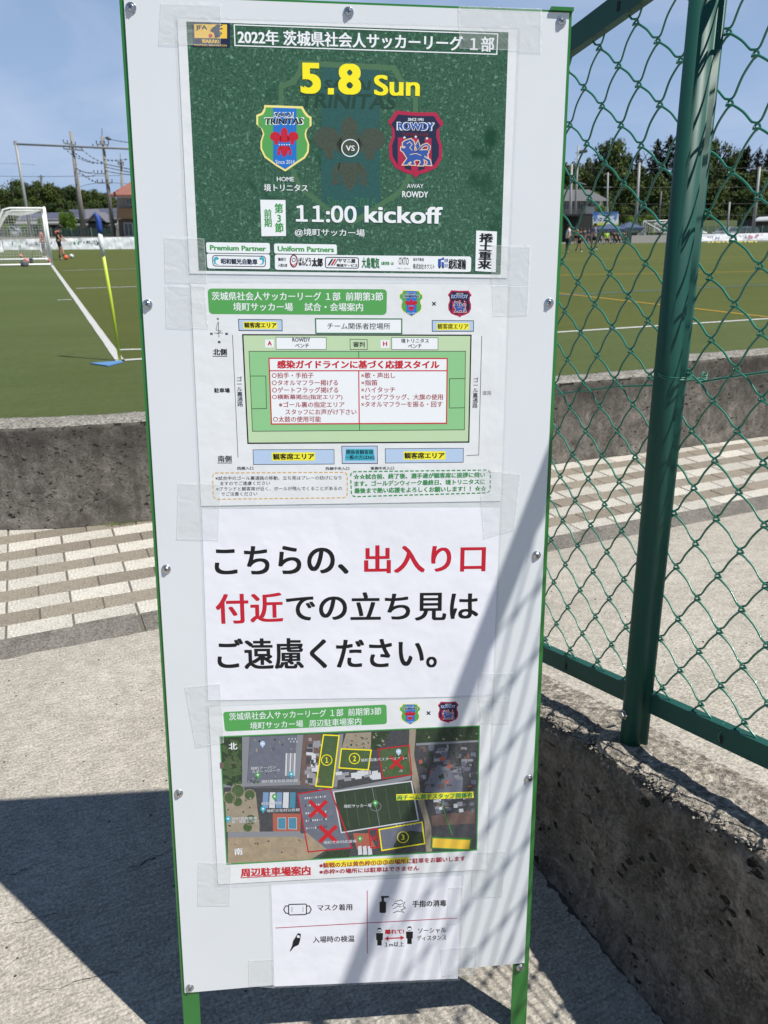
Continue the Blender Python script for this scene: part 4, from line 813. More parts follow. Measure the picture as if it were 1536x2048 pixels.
p.text('北', *A(143, 266), *A(187, 264), 14, 'white', .02, 9); p.text('南', *B(172, 344), *B(214, 341), 14, 'white', .015, 9)
for t, a, b, h in [('境町アーバン', A(255, 388), A(382, 380), 6), ('スポーツパーク', A(260, 404), A(402, 396), 6), ('境町歴史民俗資料館', A(308, 453), A(492, 448), 6), ('境町高速バスターミナル', A(810, 346), A(1032, 334), 6.5), ('町民体育館', B(310, 112), B(412, 108), 6), ('境町文化村公民館', B(335, 148), B(502, 142), 6), ('境町健康推進', B(160, 188), B(288, 184), 6), ('館・保健センター', B(160, 204), B(302, 198), 6), ('境町サッカー場', B(724, 124), B(864, 118), 7), ('境町文化村武道場', B(622, 308), B(788, 300), 6)]: p.text(t, *a, *b, h, 'mwhite', .012, 9)
def pin(c, ink): p.disc((c[0], c[1] - 2), 5.4, ink, 9, 14); p.poly([(c[0] - 4, c[1]), (c[0] + 4, c[1]), (c[0], c[1] + 7)], ink, 9.2); p.disc((c[0], c[1] - 2), 2, 'white', 9.6, 8)
for c in (A(315, 275), A(1000, 315)): pin(c, 'lblue')
for c in (A(460, 428), B(318, 150), B(142, 200)): pin(c, 'cyan')
for c in (A(291, 432), B(376, 88), B(883, 120), B(806, 300)): pin(c, 'egreen')
p.text('周辺駐車場案内', 481, 1737, 621, 1731.5, 17, 'wred', .03, 4); p.line([(481, 1755.5), (622, 1749)], 1.6, 'wred', 4)
p.poly([(650, 1722), (818, 1714), (818, 1726), (650, 1735)], 'lemon', 3.4)
p.text('※観戦の方は黄色枠①②③の場所に駐車をお願いします', 638.5, 1726, 931, 1711.5, 10.5, 'dred', .025, 4.4); p.text('※赤枠×の場所には駐車はできません', 638.5, 1739, 838.5, 1731, 10, 'dred', .025, 4.4)
for q in ([(370, 1373), (440, 1366), (448, 1486), (392, 1494)], [(958, 1400), (1022, 1398), (1018, 1446), (960, 1448)], [(397, 1724), (462, 1726), (460, 1811), (396, 1811)], [(948, 1706), (1012, 1701), (1006, 1792), (943, 1796)]): p.tape(q)
p.done()

# ------------------------------------------------------------------ notice 5: hygiene pictograms
p = Sheet('white hygiene sheet with mask, thermometer, hand spray and distance pictograms, lowest on the board', [(543, 1770), (922, 1752), (916, 1958), (549, 1974)], 0.0004, 'hygiene_notice', 'notice')
p.piece([(537, 1768), (928, 1750), (920, 1961), (544, 1977)], M_film, 0, 'sleeve'); p.piece([(542, 1769), (923, 1751), (915.5, 1957), (548.5, 1973)], M_paper, 0.8, 'paper')
p.line([(734.5, 1781), (734.5, 1907)], 1.4, 'crimson', 3); p.line([(551, 1856), (915, 1836)], 1.4, 'crimson', 3.4)
p.line(p.rrect([(577, 1809), (613, 1808), (613, 1829), (577.5, 1830)], 3), 2, 'black', 3, True); p.line([(584, 1814), (584, 1824)], .8, 'black', 3); p.line([(606, 1813), (606, 1824)], .8, 'black', 3)
for sg, xx in ((-1, 577), (1, 613)): p.line([(xx, 1812), (xx + 6 * sg, 1812), (xx + 9.5 * sg, 1819), (xx + 6 * sg, 1826), (xx, 1827)], 2, 'black', 3)
p.text('マスク着用', 634.5, 1809, 704.5, 1807.5, 13, 'black', .018, 3); p.text('入場時の検温', 625.5, 1873, 709, 1870.5, 13, 'black', .016, 3)
p.text('手指の消毒', 825, 1801.5, 893, 1799.5, 13, 'black', .022, 3); p.text('ソーシャル', 836, 1856.5, 892.5, 1855, 10.5, 'black', .018, 3); p.text('ディスタンス', 834, 1871, 893, 1869.5, 10.5, 'black', .018, 3)
p.poly([(596, 1866), (602, 1868), (600, 1882), (597, 1890), (588, 1894), (581, 1903), (579.5, 1902), (584, 1892), (586, 1882)], 'black', 3); p.poly([(595, 1870), (599.5, 1871.5), (599, 1876), (593.5, 1875)], 'white', 4)
p.poly(p.rrect([(759, 1803), (772, 1803), (772, 1826), (759, 1826)], 3), 'black', 3); p.poly([(763, 1796), (768, 1796), (768, 1803), (763, 1803)], 'black', 3); p.poly([(762, 1792), (778, 1792), (778, 1795), (770, 1796), (762, 1796)], 'black', 3.3)
for k in range(9): p.disc((780 + 3 * (k % 5) + k * .8, 1796 + 4 * (k // 3) + (k % 3) * 2), .8, 'black', 3, 6)
p.line([(784, 1812), (790, 1806), (800, 1810), (810, 1804), (806, 1812), (811, 1816), (802, 1820), (808, 1825), (796, 1822), (786, 1826)], 1.3, 'black', 3); p.line([(786, 1818), (796, 1812), (803, 1814)], 1.1, 'black', 3.2); p.line([(790, 1803), (802, 1800), (806, 1803)], 1.2, 'black', 3)
for xx, yy in ((759, 1860), (819, 1857)):
    p.disc((xx, yy), 4.6, 'black', 3, 14); p.poly([(xx - 4, yy - 1), (xx + 4, yy - 1), (xx + 3, yy + 3), (xx - 3, yy + 3)], 'white', 4)
    p.poly([(xx - 7, yy + 6), (xx + 7, yy + 6), (xx + 6.5, yy + 20), (xx + 4.5, yy + 20), (xx + 4.5, yy + 31), (xx - 4.5, yy + 31), (xx - 4.5, yy + 20), (xx - 6.5, yy + 20)], 'black', 3)
p.text('離れて!', 770, 1859, 808, 1858, 9.5, 'wred', .045, 3); p.line([(774, 1877), (804, 1875.5)], 2.4, 'wred', 3); p.poly([(769, 1877.3), (777, 1872.5), (777, 1882)], 'wred', 3.4); p.poly([(809, 1875.3), (801, 1871), (801, 1880)], 'wred', 3.4)
p.text('1m以上', 769.5, 1884, 808, 1883, 10, 'black', .02, 3)
for q in ([(497, 1921), (546, 1919), (548, 1976), (498, 1972)], [(880, 1899), (955, 1893), (952, 1949), (884, 1954)], [(897, 1776), (926, 1775), (919, 1848), (893, 1850)]): p.tape(q)
p.done()
# ================================================================== MESH FENCE
FX = 1.25
def fp(x, y): return onplane(x, y, (FX, 0, 0), np.array([1.0, 0, 0]))
M_fg = mat('fence_green', (0.010, 0.078, 0.060), 0.5, var=0.15, vscale=9, spec=0.35)
M_wire = mat('wire_green', (0.016, 0.165, 0.105), 0.30, spec=0.6, coat=0.3)
fence = thing('mesh_fence', 'dark green chain-link fence with steel post and rails, right of the notice board', 'fence', (FX, 1.234, ramp_z(1.234)))
lean = np.array([0, 0.04, 1.0]); lean = nrm(lean)
PROF = [(0.026 * math.cos(q) - .004, 0.026 * math.sin(q)) for q in np.linspace(math.radians(34), math.radians(326), 22)] + [(0.0215, -0.0105), (0.031, -0.0125), (0.036, -0.008), (0.036, 0.008), (0.031, 0.0125), (0.0215, 0.0105)]
# the flange of the profile points towards the right-hand (near) bay
def post(base, h, name='post'):
    f1 = nrm(np.array([0.80, -0.60, 0.0])); f2 = np.cross(lean, f1); mb = MB(); base = np.array(base, float)
    mb.extrude([base + f1 * a + f2 * b for a, b in PROF], lean * h); o = fix_normals(mb.build(name, M_fg, fence))
    for p_ in o.data.polygons: p_.use_smooth = abs(p_.normal.z) < .8
    return o
pb = fp(1263, 1482); slope = 0.2285
def rail_z_low(y): return 0.646 + (1.283 - y) * slope        # top edge of the bottom rail
def rail_z_top(y): return 2.156 + (1.710 - y) * slope        # top edge of the top rail
PX = 1.221
for yb, zt in ((1.205, 2.31), (2.38, 2.08), (-0.80, 2.80)): post((PX, yb, ramp_z(yb) - 0.02), zt - ramp_z(yb) + .02)
# concrete collar round the foot of the post
mb = MB(); mb.add(*lathe(np.array([PX + .005, 1.20, ramp_z(1.2) - .012]), ZUP, [(.095, 0), (.088, .018), (.05, .026)], 16)); mb.build('mortar_collar', M_wtop2, fence)
def flat(y0, y1, zf, h, name='rail', x=FX, t=0.003):
    """rail made of a flat face with a folded lip, sloping with the ramp, pierced by slots"""
    mb = MB(); A_ = np.array([x - .012, y0, zf(y0)]); B_ = np.array([x - .012, y1, zf(y1)]); d = B_ - A_
    mb.extrude([A_, A_ + [0, 0, -h], A_ + [t, 0, -h], A_ + [t, 0, 0]], d)
    mb.extrude([A_ + [t, 0, -.0005], A_ + [.024, 0, -.0005], A_ + [.024, 0, -.0005 - t], A_ + [t, 0, -.0005 - t]], d)
    mb.extrude([A_ + [t, 0, -h + .0005], A_ + [.024, 0, -h + .0005], A_ + [.024, 0, -h + .0005 + t], A_ + [t, 0, -h + .0005 + t]], d)
    return fix_normals(mb.build(name, M_fg, fence))
PY = 1.236
for (a, b) in ((PY + .004, 2.36), (-0.77, PY - .034)):
    flat(a, b, rail_z_low, 0.052); flat(a, b, rail_z_top, 0.052)
# slots (dark recesses) in the rails with the tie wires through them
M_hole = mat('slot_dark', (0.012, 0.014, 0.014), 0.8)
def slot(px, py, name='slot'):
    c = fp(px, py); c[0] = FX - .0135; mb = MB(); s_ = []
    for k in range(14):
        q = 2 * math.pi * k / 14; s_.append(c + np.array([0, .0042 * math.cos(q) , .0042 * math.sin(q) + (.0058 if math.sin(q) > 0 else -.0058)]))
    mb.extrude(s_, (0.0006, 0, 0)); mb.build(name, M_hole, fence); return c
for q in ((1139, 1332), (1451, 1476), (1246, 14), (1292, 1404)): slot(*q)
# bolt at the foot of the post
c = onplane(1251, 1428, (PX - .024, 0, 0), np.array([1.0, 0, 0])); mb = MB(); ax_ = nrm(np.array([-.9, .1, 0]))
vs, fs = lathe(c, ax_, [(.0035, -.01), (.0035, .004), (.013, .004), (.013, .006), (.010, .0065), (.010, .014), (.006, .016)], 6); mb.add(vs, fs); mb.build('bolt', mat('bolt_zinc', (0.42, 0.41, 0.38), 0.4, 0.9), fence)
# chain link: interlocked zigzag wires, one object per wire
O_ = np.array([1.536, 2.056]); VA = np.array([-.0712, -.0462]); VB = np.array([.0437, -.0731])
UPD = -(VA + VB) / np.linalg.norm(VA + VB); OUTD = (VA - VB) / np.linalg.norm(VA - VB)
def zz(n0, rows, amp=0.0034):
    """wire number n0: a smooth zigzag hooking round its neighbours at the knots (n0+k,k) and (n0+k+1,k)"""
    ctl = []
    for k in range(rows[0], rows[1]):
        for side in (0, 1):
            q = O_ + VA * (k + n0 + side) + VB * k; s_ = 1 if side else -1; out = OUTD * s_
            pv = O_ + (VA * (k - 1 + n0 + 1) + VB * (k - 1) if side == 0 else VA * (k + n0) + VB * k); nx = O_ + (VA * (k + 1 + n0) + VB * k if side == 0 else VA * (k + 1 + n0) + VB * (k + 1))
            dp, dn = (pv - q) / np.linalg.norm(pv - q), (nx - q) / np.linalg.norm(nx - q)
            up2 = np.array([0.0, .0010]); ctl += [(q + dp * .0110 + up2, -amp * .9 * s_), (q + UPD * .0040 + out * .0046, -amp * s_), (q - UPD * .0040 + out * .0046, amp * s_), (q + dn * .0110 + up2, amp * .9 * s_)]
            nq = O_ + (VA * (k + 1 + n0) + VB * k if side == 0 else VA * (k + 1 + n0) + VB * (k + 1)); jit = .0008 * mnoise.noise(Vector((n0 * 3.1, k * 1.7, side)))
            ctl.append(((q + nq) / 2 + np.array([0.0, 0.0034 + jit]), 0.0))
    pts = []; P = [np.array([c[0][0], c[0][1], c[1]]) for c in ctl]
    for i in range(1, len(P) - 2):
        p0, p1, p2, p3 = P[i - 1:i + 3]; n = 4 if np.linalg.norm(p2 - p1) > .02 else 2
        for m in range(n): t = m / n; w = .5 * (2 * p1 + (p2 - p0) * t + (2 * p0 - 5 * p1 + 4 * p2 - p3) * t * t + (3 * p1 - p0 - 3 * p2 + p3) * t ** 3); pts.append((w[:2], w[2]))
    return pts
def inside(p):
    y, z = p; return rail_z_low(y) - .004 < z < rail_z_top(y) - .050 and -0.76 < y < 2.36
for n0 in range(-46, 60):
    # column index: wires differ by moving (VA-VB)/... ; column n0 uses knots (k+n0,k),(k+n0+1,k)
    pts = zz(n0, (-44, 46)); run = []
    best = []
    for q, dx in pts:
        if inside(q): run.append((FX + dx, q[0], q[1]))
        else:
            if len(run) > len(best): best = run
            run = []
    if len(run) > len(best): best = run
    if len(best) > 6:
        # ends tuck over the rails
        mb = MB(); mb.tube(best, 0.0023, 6); mb.build('mesh_wire', M_wire, fence, smooth=True)
# tension wire and its tie round the post
wp = lambda x, y: fp(x, y)
for pts in ([(FX + .004, 2.35, rail_z_top(2.35) - .815), (FX + .004, *wp(1108, 789)[1:]), (FX + .004, *wp(1230, 773.5)[1:]), (FX + .004, *wp(1314, 770.5)[1:]), (FX + .034, 1.21, 1.425)],
            [(FX + .030, 1.20, 1.425), (FX + .004, *wp(1392, 766)[1:]), (FX + .004, *wp(1460, 754)[1:]), (FX + .004, *wp(1536, 744)[1:]), (FX + .004, .5, 1.60), (FX, -.7, 1.87)]):
    mb = MB(); mb.tube(pts, 0.0027, 6); mb.build('tension_wire', M_wire, fence, smooth=True)
def tie(c, r, z, tilt, turns=2, name='tie_wire', rr=.0011):
    pts = [(c[0] + r * math.cos(q), c[1] + r * math.sin(q) * 1.0, z + tilt * math.sin(q + .5) + .002 * q / 3) for q in np.linspace(0, 2 * math.pi * turns, 20 * turns)]
    mb = MB(); mb.tube(pts, rr, 5); mb.build(name, M_wire, fence, smooth=True)
tie((PX + .002, 1.227), .0345, 1.432, .005)
tie((FX + .012, 1.185), .006, 1.43, .004, 3)
rr2 = random.Random(3)
for px, py in ((1139, 1318), (1451, 1468)):
    c = slot(px, py + 11, 'slot') if False else fp(px, py); c[0] = FX - .008
    pts = [c + np.array([-.006, 0, -.016]), c + np.array([-.009, .004, 0]), c + np.array([.001, .002, .016]), c + np.array([.01, -.004, .012]), c + np.array([-.002, .003, .010])]
    for k in range(9): pts.append(c + np.array([rr2.uniform(-.012, .012), rr2.uniform(-.022, .014), rr2.uniform(.008, .022)]))
    mb = MB(); mb.tube(pts, .0012, 5); mb.build('tie_wire', M_wire, fence, smooth=True)
# ================================================================== CORNER FLAG, GOALS, BALLS
M_white = mat('white_paint', (0.80, 0.80, 0.78), 0.4)
cf = thing('corner_flag', 'yellow-green corner flag pole with furled blue flag, at the near corner of the pitch', 'corner flag', gcorner)
cn = nrm(np.array([gcorner[0], gcorner[1], 0])); P_ = lambda x, y: onplane(x, y, gcorner, cn)
pole = [gcorner + np.array([0, 0, .0]), P_(222, 600), P_(203, 489)]
mb = MB(); mb.tube(pole, 0.021, 12); mb.build('pole', mat('pole_yellow', (0.55, 0.66, 0.06), 0.35), cf, smooth=True)
mb = MB(); mb.tube([P_(207, 514), P_(203, 489), P_(200, 466)], [.0215, .032, .026], 12); mb.build('sleeve', mat('flag_white', (0.7, 0.7, 0.7), 0.7), cf, smooth=True)
bx = [P_(202.5, 471), P_(200, 452), P_(196, 436), P_(190, 425), P_(187.5, 428), P_(193, 446), P_(198, 470)]
mb = MB(); mb.tube([P_(201, 471), P_(199, 456), P_(197, 442), P_(193, 431), P_(188.5, 425.5)], [.024, .036, .036, .026, .008], 12); mb.build('flag', mat('flag_blue', (0.025, 0.085, 0.42), 0.6, var=.5, vscale=30), cf, smooth=True)
base = [ground(180, 727.5), ground(244, 722.5), ground(247, 725), ground(216, 733)]
mb = MB(); mb.extrude([p + np.array([0, 0, .012]) for p in base], (0, 0, -.012)); fix_normals(mb.build('base', mat('base_blue', (0.09, 0.21, 0.42), 0.6), cf))

M_net = mat('net_cord', (0.62, 0.62, 0.60), 0.8)
def full_goal():
    A_ = ground(104.5, 531); B_ = ground(98.5, 520); away = B_ - A_; back_ = -tdir; H_ = 2.44
    g = thing('goal', 'large white football goal with net standing on the goal line, left', 'goal', A_)
    post_r = 0.065
    mb = MB(); mb.tube([A_, A_ + [0, 0, H_]], post_r, 12); mb.build('post', M_white, g, smooth=True)
    mb = MB(); mb.tube([B_, B_ + [0, 0, H_]], post_r, 12); mb.build('post', M_white, g, smooth=True)
    mb = MB(); mb.tube([A_ + [0, 0, H_], B_ + [0, 0, H_]], post_r, 12); mb.build('crossbar', M_white, g, smooth=True)
    top, bot = 1.75, 3.15; nets = {}
    for c in (A_, B_):
        pts = [c + back_ * .06 + [0, 0, H_ - .01], c + back_ * (top - .35) + [0, 0, H_ - .02], c + back_ * (top - .08) + [0, 0, H_ - .09], c + back_ * (top + .08) + [0, 0, H_ - .4], c + back_ * (bot - .1) + [0, 0, .25], c + back_ * bot + [0, 0, .04]]
        mb = MB(); mb.tube(pts, .042, 8); mb.build('side_frame', M_white, g, smooth=True)
        mb = MB(); mb.tube([c + [0, 0, .05], c + back_ * bot + [0, 0, .05]], .045, 8); mb.build('base_bar', M_white, g, smooth=True)
    mb = MB(); mb.tube([A_ + back_ * bot + [0, 0, .05], B_ + back_ * bot + [0, 0, .05]], .04, 8); mb.build('base_bar', M_white, g, smooth=True)
    # net: sides, roof and back, a real cord grid with sag
    mb = MB(); s_ = .12; r = .0034
    prof = [(0.05, H_ - .02), (top - .2, H_ - .10), (top + .05, H_ - .35), (bot - .1, .10)]
    pl_ = [0]
    for a, b in zip(prof, prof[1:]): pl_.append(pl_[-1] + math.hypot(b[0] - a[0], b[1] - a[1]))
    def pr(t): return np.interp(t, pl_, [q[0] for q in prof]), np.interp(t, pl_, [q[1] for q in prof])
    nW = int(np.linalg.norm(away) / s_); nT = int(pl_[-1] / s_)
    def pt(u, t):
        d, z = pr(t); sag = .22 * math.sin(math.pi * min(1, t / pl_[2])) * math.sin(math.pi * u) if t < pl_[2] else .0
        return A_ + away * u + back_ * (d + .05 * mnoise.noise(Vector((u * 9, t, 0)))) + [0, 0, z - sag + .03 * mnoise.noise(Vector((u * 12, t * 2, 4)))]
    for i in range(nW + 1): mb.tube([pt(i / nW, t) for t in np.linspace(0, pl_[-1], 9)], r, 3, False)
    for j in range(nT + 1): mb.tube([pt(u, pl_[-1] * j / nT) for u in np.linspace(0, 1, 9)], r, 3, False)
    for c in (A_, B_):
        for k in range(int(bot / s_)):
            d = k * s_ + .1; zt = H_ - .05 if d < top else np.interp(d, [top, bot], [H_ - .4, .05]); mb.tube([c + back_ * d + [0, 0, .05], c + back_ * d + [0, 0, zt]], r, 3, False)
        for k in range(int(H_ / s_)):
            z = .1 + k * s_; dm = bot - .1 if z < .1 else float(np.interp(z, [.05, H_ - .4, H_], [bot, top + .05, top])); mb.tube([c + back_ * .05 + [0, 0, z], c + back_ * dm + [0, 0, z]], r, 3, False)
    n = mb.build('net', M_net, g); n['kind'] = 'stuff'
full_goal()
def ball(px, py, rpx, col, label, name='football', spots=None, D=None):
    c = ground(px, py + rpx * .9); depth = (c - EYEP) @ FW; r = rpx / FPX * depth; t = thing(name, label, 'ball', c)
    mb = MB(); mb.ball(c + [0, 0, r], r, 16, 10); mb.build('shell', mat('ball_' + name + str(px), col, 0.5), t, smooth=True)
    mb = MB(); k = 0
    for q in range(6):      # dark panels lying proud of the shell
        a = 1.05 * q + .3; b = (q % 3 - 1) * .8; n = np.array([math.cos(a) * math.cos(b), math.sin(a) * math.cos(b), math.sin(b)]); u = nrm(np.cross(n, ZUP)); w = np.cross(n, u)
        mb.add([c + [0, 0, r] + (n * .97 + (u * math.cos(1.257 * j) + w * math.sin(1.257 * j)) * .26) * r * 1.012 for j in range(5)], [(0, 1, 2, 3, 4)])
    mb.build('panel', mat('ball_panel' + str(px), spots or (.05, .05, .06), 0.5), t)
ball(132.7, 515.5, 4.6, (0.75, 0.10, 0.03), 'orange-red football at the kicking player’s foot', spots=(.55, .35, .28))
ball(143.8, 513, 4.3, (0.62, 0.62, 0.64), 'white and grey football lying just right of the orange one')
ball(53.5, 522.5, 5.6, (0.80, 0.24, 0.18), 'pink and orange football on top of the grey bag inside the goal', spots=(.6, .5, .45))
ball(42.5, 512.5, 3.6, (0.66, 0.20, 0.12), 'small orange-pink ball by the left of the grey bag inside the goal')
ball(62.5, 521.5, 4.8, (0.05, 0.09, 0.16), 'dark blue football against the base bar of the goal')
ball(99, 522, 3.4, (0.55, 0.06, 0.05), 'red ball between the two posts of the large goal', spots=(.4, .1, .08))
# grey kit bag
c = ground(50, 533); mb = MB(); w = 14 / FPX * ((c - EYEP) @ FW)
mb.ball(c + [0, 0, .10], 1.0, 18, 10, (w * .55, .18, .17)); t = thing('kit_bag', 'grey kit bag standing in front of the goal base bar', 'bag', c); mb.build('body', mat('bag_grey', (0.13, 0.13, 0.14), 0.8), t, smooth=True)
mb = MB(); mb.tube([c + [-.15, -.17, .18], c + [-.05, -.2, .28], c + [.08, -.2, .28], c + [.15, -.17, .18]], .015, 6); mb.build('strap', mat('strap_black', (0.02, 0.02, 0.02), 0.8), t)

# ================================================================== PEOPLE
def skin_body(name, chains, m, parent, sub=2):
    """chains of (point, radius) sharing joints; the first vertex is the root"""
    vs, es, rs = [], [], []; idx = {}
    def vi(p, r):
        k = tuple(round(float(c), 4) for c in p)
        if k not in idx: idx[k] = len(vs); vs.append(k); rs.append(r)
        return idx[k]
    for ch in chains:
        ids = [vi(p, r) for p, r in ch]
        for a, b in zip(ids, ids[1:]):
            if (a, b) not in es and a != b: es.append((a, b))
    me = bpy.data.meshes.new(name); me.from_pydata(vs, es, []); me.materials.append(m); o = link(name, me, parent)
    md = o.modifiers.new('skin', 'SKIN'); md.use_smooth_shade = True; ss = o.modifiers.new('sub', 'SUBSURF'); ss.levels = sub - 1 if sub > 1 else 1; ss.render_levels = ss.levels
    for i, v in enumerate(me.skin_vertices[0].data): v.radius = (rs[i], rs[i]); v.use_root = (i == 0)
    return o
M_skin = mat('skin', (0.42, 0.24, 0.16), 0.6); M_hair = mat('hair_black', (0.012, 0.010, 0.010), 0.6)
def person(base, face, label, shirt, shorts, height=1.72, legs='stand', arms='down', lean_=0.0, socks=(0.03, 0.03, 0.06), shoes=(0.6, 0.6, 0.6), head_dn=0.0, sleeve=None, trousers=False, group=None, sit=False):
    """face: unit vector in the plane the person faces"""
    h = height; F = nrm(np.array([face[0], face[1], 0.0])); Sd = np.cross(F, ZUP)      # Sd: right side of the body
    t = thing('person', label, 'person', base, group); V = lambda f, s, z: np.array([0, 0, 0]) + F * f * h + Sd * s * h + ZUP * z * h
    hipz = .52 if not sit else .26; ln = lean_
    pel = V(0, 0, hipz); ab = V(ln * .4, 0, hipz + .09); ch = V(ln * .8, 0, hipz + .21); nk = V(ln * 1.0 + head_dn * .01, 0, hipz + .315); hb = V(ln * 1.05 + head_dn * .03, 0, hipz + .35); hd = V(ln * 1.1 + head_dn * .055, 0, hipz + .405)
    L = {}
    for s_, k in ((-1, 'l'), (1, 'r')):
        hip = V(0, .052 * s_, hipz - .02)
        if sit: knee, ank, toe = V(.23, .07 * s_, .27), V(.22, .075 * s_, .045), V(.31, .08 * s_, .015)
        elif legs == 'kick' and s_ == 1: knee, ank, toe = V(.10, .05, hipz - .22), V(.13, .05, .085), V(.20, .05, .045)
        elif legs == 'kick': knee, ank, toe = V(-.015, -.05, hipz - .25), V(-.05, -.05, .045), V(.03, -.05, .015)
        elif legs == 'walk': knee, ank, toe = V(.06 * s_ + .02, .055 * s_, hipz - .245), V(.10 * s_ - .02, .055 * s_, .05), V(.10 * s_ + .06, .06 * s_, .02)
        else: knee, ank, toe = V(.01, .055 * s_, hipz - .245), V(-.005, .06 * s_, .045), V(.075, .07 * s_, .015)
        sh = V(ln * .95, .105 * s_, hipz + .285)
        if arms == 'down': el, wr, fi = V(ln * .8 - .01, .135 * s_, hipz + .11), V(ln * .8 + .04, .13 * s_, hipz - .03), V(ln * .8 + .055, .128 * s_, hipz - .085)
        elif arms == 'fwd': el, wr, fi = V(ln * .8 + .03, .13 * s_, hipz + .12), V(ln * .8 + .14, .10 * s_, hipz + .03), V(ln * .8 + .19, .09 * s_, hipz + .01)
        elif arms == 'hips': el, wr, fi = V(ln * .8 - .03, .19 * s_, hipz + .13), V(.01, .11 * s_, hipz + .05), V(.03, .08 * s_, hipz + .04)
        L[k] = (hip, knee, ank, toe, sh, el, wr, fi)
    body = [[(pel, .072 * h), (ab, .066 * h), (ch, .075 * h), (nk, .034 * h), (hb, .036 * h), (hd, .052 * h), (hd + V(0, 0, .035), .040 * h)]]
    for k in 'lr':
        hip, knee, ank, toe, sh, el, wr, fi = L[k]
        body.append([(pel, .072 * h), (hip, .054 * h), ((hip + knee) / 2, .046 * h), (knee, .032 * h), ((knee * .65 + ank * .35), .034 * h), (ank, .021 * h), (toe, .018 * h)])
        body.append([(ch, .075 * h), (sh, .032 * h), (el, .022 * h), (wr, .016 * h), (fi, .017 * h)])
    skin_body('body', body, M_skin, t)
    ms = mat('cloth_%.2f_%.2f_%.2f' % shirt, shirt, 0.85, var=.25, vscale=8); mq = mat('cloth_%.2f_%.2f_%.2f' % shorts, shorts, 0.85)
    top = [[(pel - V(0, 0, .045), .084 * h), (pel + V(0, 0, .02), .084 * h), (ab, .080 * h), (ch, .083 * h), (nk - V(0, 0, .02), .046 * h)]]
    for k in 'lr': sh, el = L[k][4], L[k][5]; top.append([(ch, .083 * h), (sh, .041 * h), (sh * .35 + el * .65, .034 * h)])
    skin_body('shirt', top, ms, t, 1)
    sho = [[(pel + V(0, 0, .06), .076 * h), (pel, .080 * h)]]
    for k in 'lr':
        hip, knee, ank = L[k][:3]; sho.append([(pel, .082 * h), (hip, .064 * h), (hip * .3 + knee * .7, .056 * h)] + ([(knee, .045 * h), (ank, .034 * h)] if trousers else []))
    skin_body('trousers' if trousers else 'shorts', sho, mq, t, 1)
    mb = MB(); c = hd + V(-.012, 0, .018); mb.ball(c, .064 * h, 12, 8, (1, 1, 1.0)); o = link('hair', mb.mesh('hair', M_hair, True), t)
    fc = hd + F * .052 * h      # facial features
    mb = MB(); mb.ball(fc + ZUP * .0, .012 * h, 8, 6); link('nose', mb.mesh('nose', M_skin, True), t)
    mb = MB(); [mb.ball(fc + Sd * s_ * .02 * h + ZUP * .014 * h - F * .004 * h, .006 * h, 6, 4) for s_ in (-1, 1)]; link('eyes', mb.mesh('eyes', M_hair, True), t)
    mk = mat('sock_%.2f_%.2f' % socks[:2], socks, .9); mf = mat('shoe_%.2f_%.2f' % shoes[:2], shoes, .6)
    for k in 'lr':
        hip, knee, ank, toe = L[k][:4]
        if not trousers and not sit: skin_body('sock', [[(knee * .45 + ank * .55, .036 * h), (ank, .027 * h)]], mk, t, 1)
        skin_body('shoe', [[(ank - F * .02 * h - ZUP * .018 * h, .026 * h), (toe, .026 * h)]], mf, t, 1)
    return t
rt = RT                                     # picture right, in plan
BLK = (0.012, 0.012, 0.014)
def at_ground(x, y): return ground(x, y)
def hgt(x, yb, yt):
    b = ground(x, yb); return float(onplane(x, yt, b, nrm(np.array([b[0], b[1], 0])))[2])
b = at_ground(122, 519.5); kp = person(b, rt, 'player in black kit with coral shoulder stepping onto an orange ball, right of the goal', BLK, BLK, hgt(119, 519.5, 449), 'kick', 'fwd', .05, socks=(.02, .03, .09), shoes=(.6, .62, .6), head_dn=1.2)
# coral shoulder panel
mb = MB(); hh = hgt(119, 519.5, 449); c = -fh * .09 * hh + rt * .0 + ZUP * .77 * hh; mb.ball(c + rt * .01, .045 * hh, 10, 8, (1.0, 1.0, 1.3)); link('shoulder_panel', mb.mesh('shoulder_panel', mat('coral', (0.80, 0.10, 0.07), .8), True), kp)
b = at_ground(90, 515); person(b, -rt, 'player in red top and grey leggings half hidden behind the goal posts', (0.30, 0.06, 0.06), (.10, .10, .11), hgt(86, 515, 456), 'stand', 'down', .03, shoes=(.6, .6, .6), trousers=True)
SPEC = [((1133, 506), 447, (0.80, 0.80, 0.80), BLK, 'person in a white T-shirt and black trousers nearest the board edge, behind the fence', 'stand', True, rt),
        ((1157, 504), 456, BLK, BLK, 'player in all black kit walking on the pitch beside the orange shirt', 'walk', False, rt),
        ((1187, 500), 446, (0.22, 0.21, 0.33), BLK, 'player in violet striped shirt walking with a raised heel', 'walk', False, -rt),
        ((1151, 489), 453, (0.70, 0.20, 0.05), BLK, 'player in orange shirt behind the player in black', 'stand', False, fh),
        ((1167, 489), 456, (0.10, 0.09, 0.09), (.30, .22, .18), 'person in dark top and tan trousers under the dark shed roof', 'stand', True, -fh),
        ((1175, 487), 459, (0.03, 0.06, 0.20), (.02, .03, .10), 'player in dark blue shirt behind the striped shirt', 'stand', False, rt),
        ((1140, 489), 455, (0.05, 0.05, 0.06), BLK, 'person in grey-black clothes between the white and the orange shirt', 'stand', True, rt)]
for (x, y), yt, sh, so, lab, lg, tr, fc in SPEC: person(at_ground(x, y), fc, lab, sh, so, max(1.45, hgt(x, y, yt)), lg, 'down' if lg != 'walk' else 'fwd', .02, trousers=tr, shoes=(.6, .6, .6) if lg == 'walk' else (.05, .05, .05))
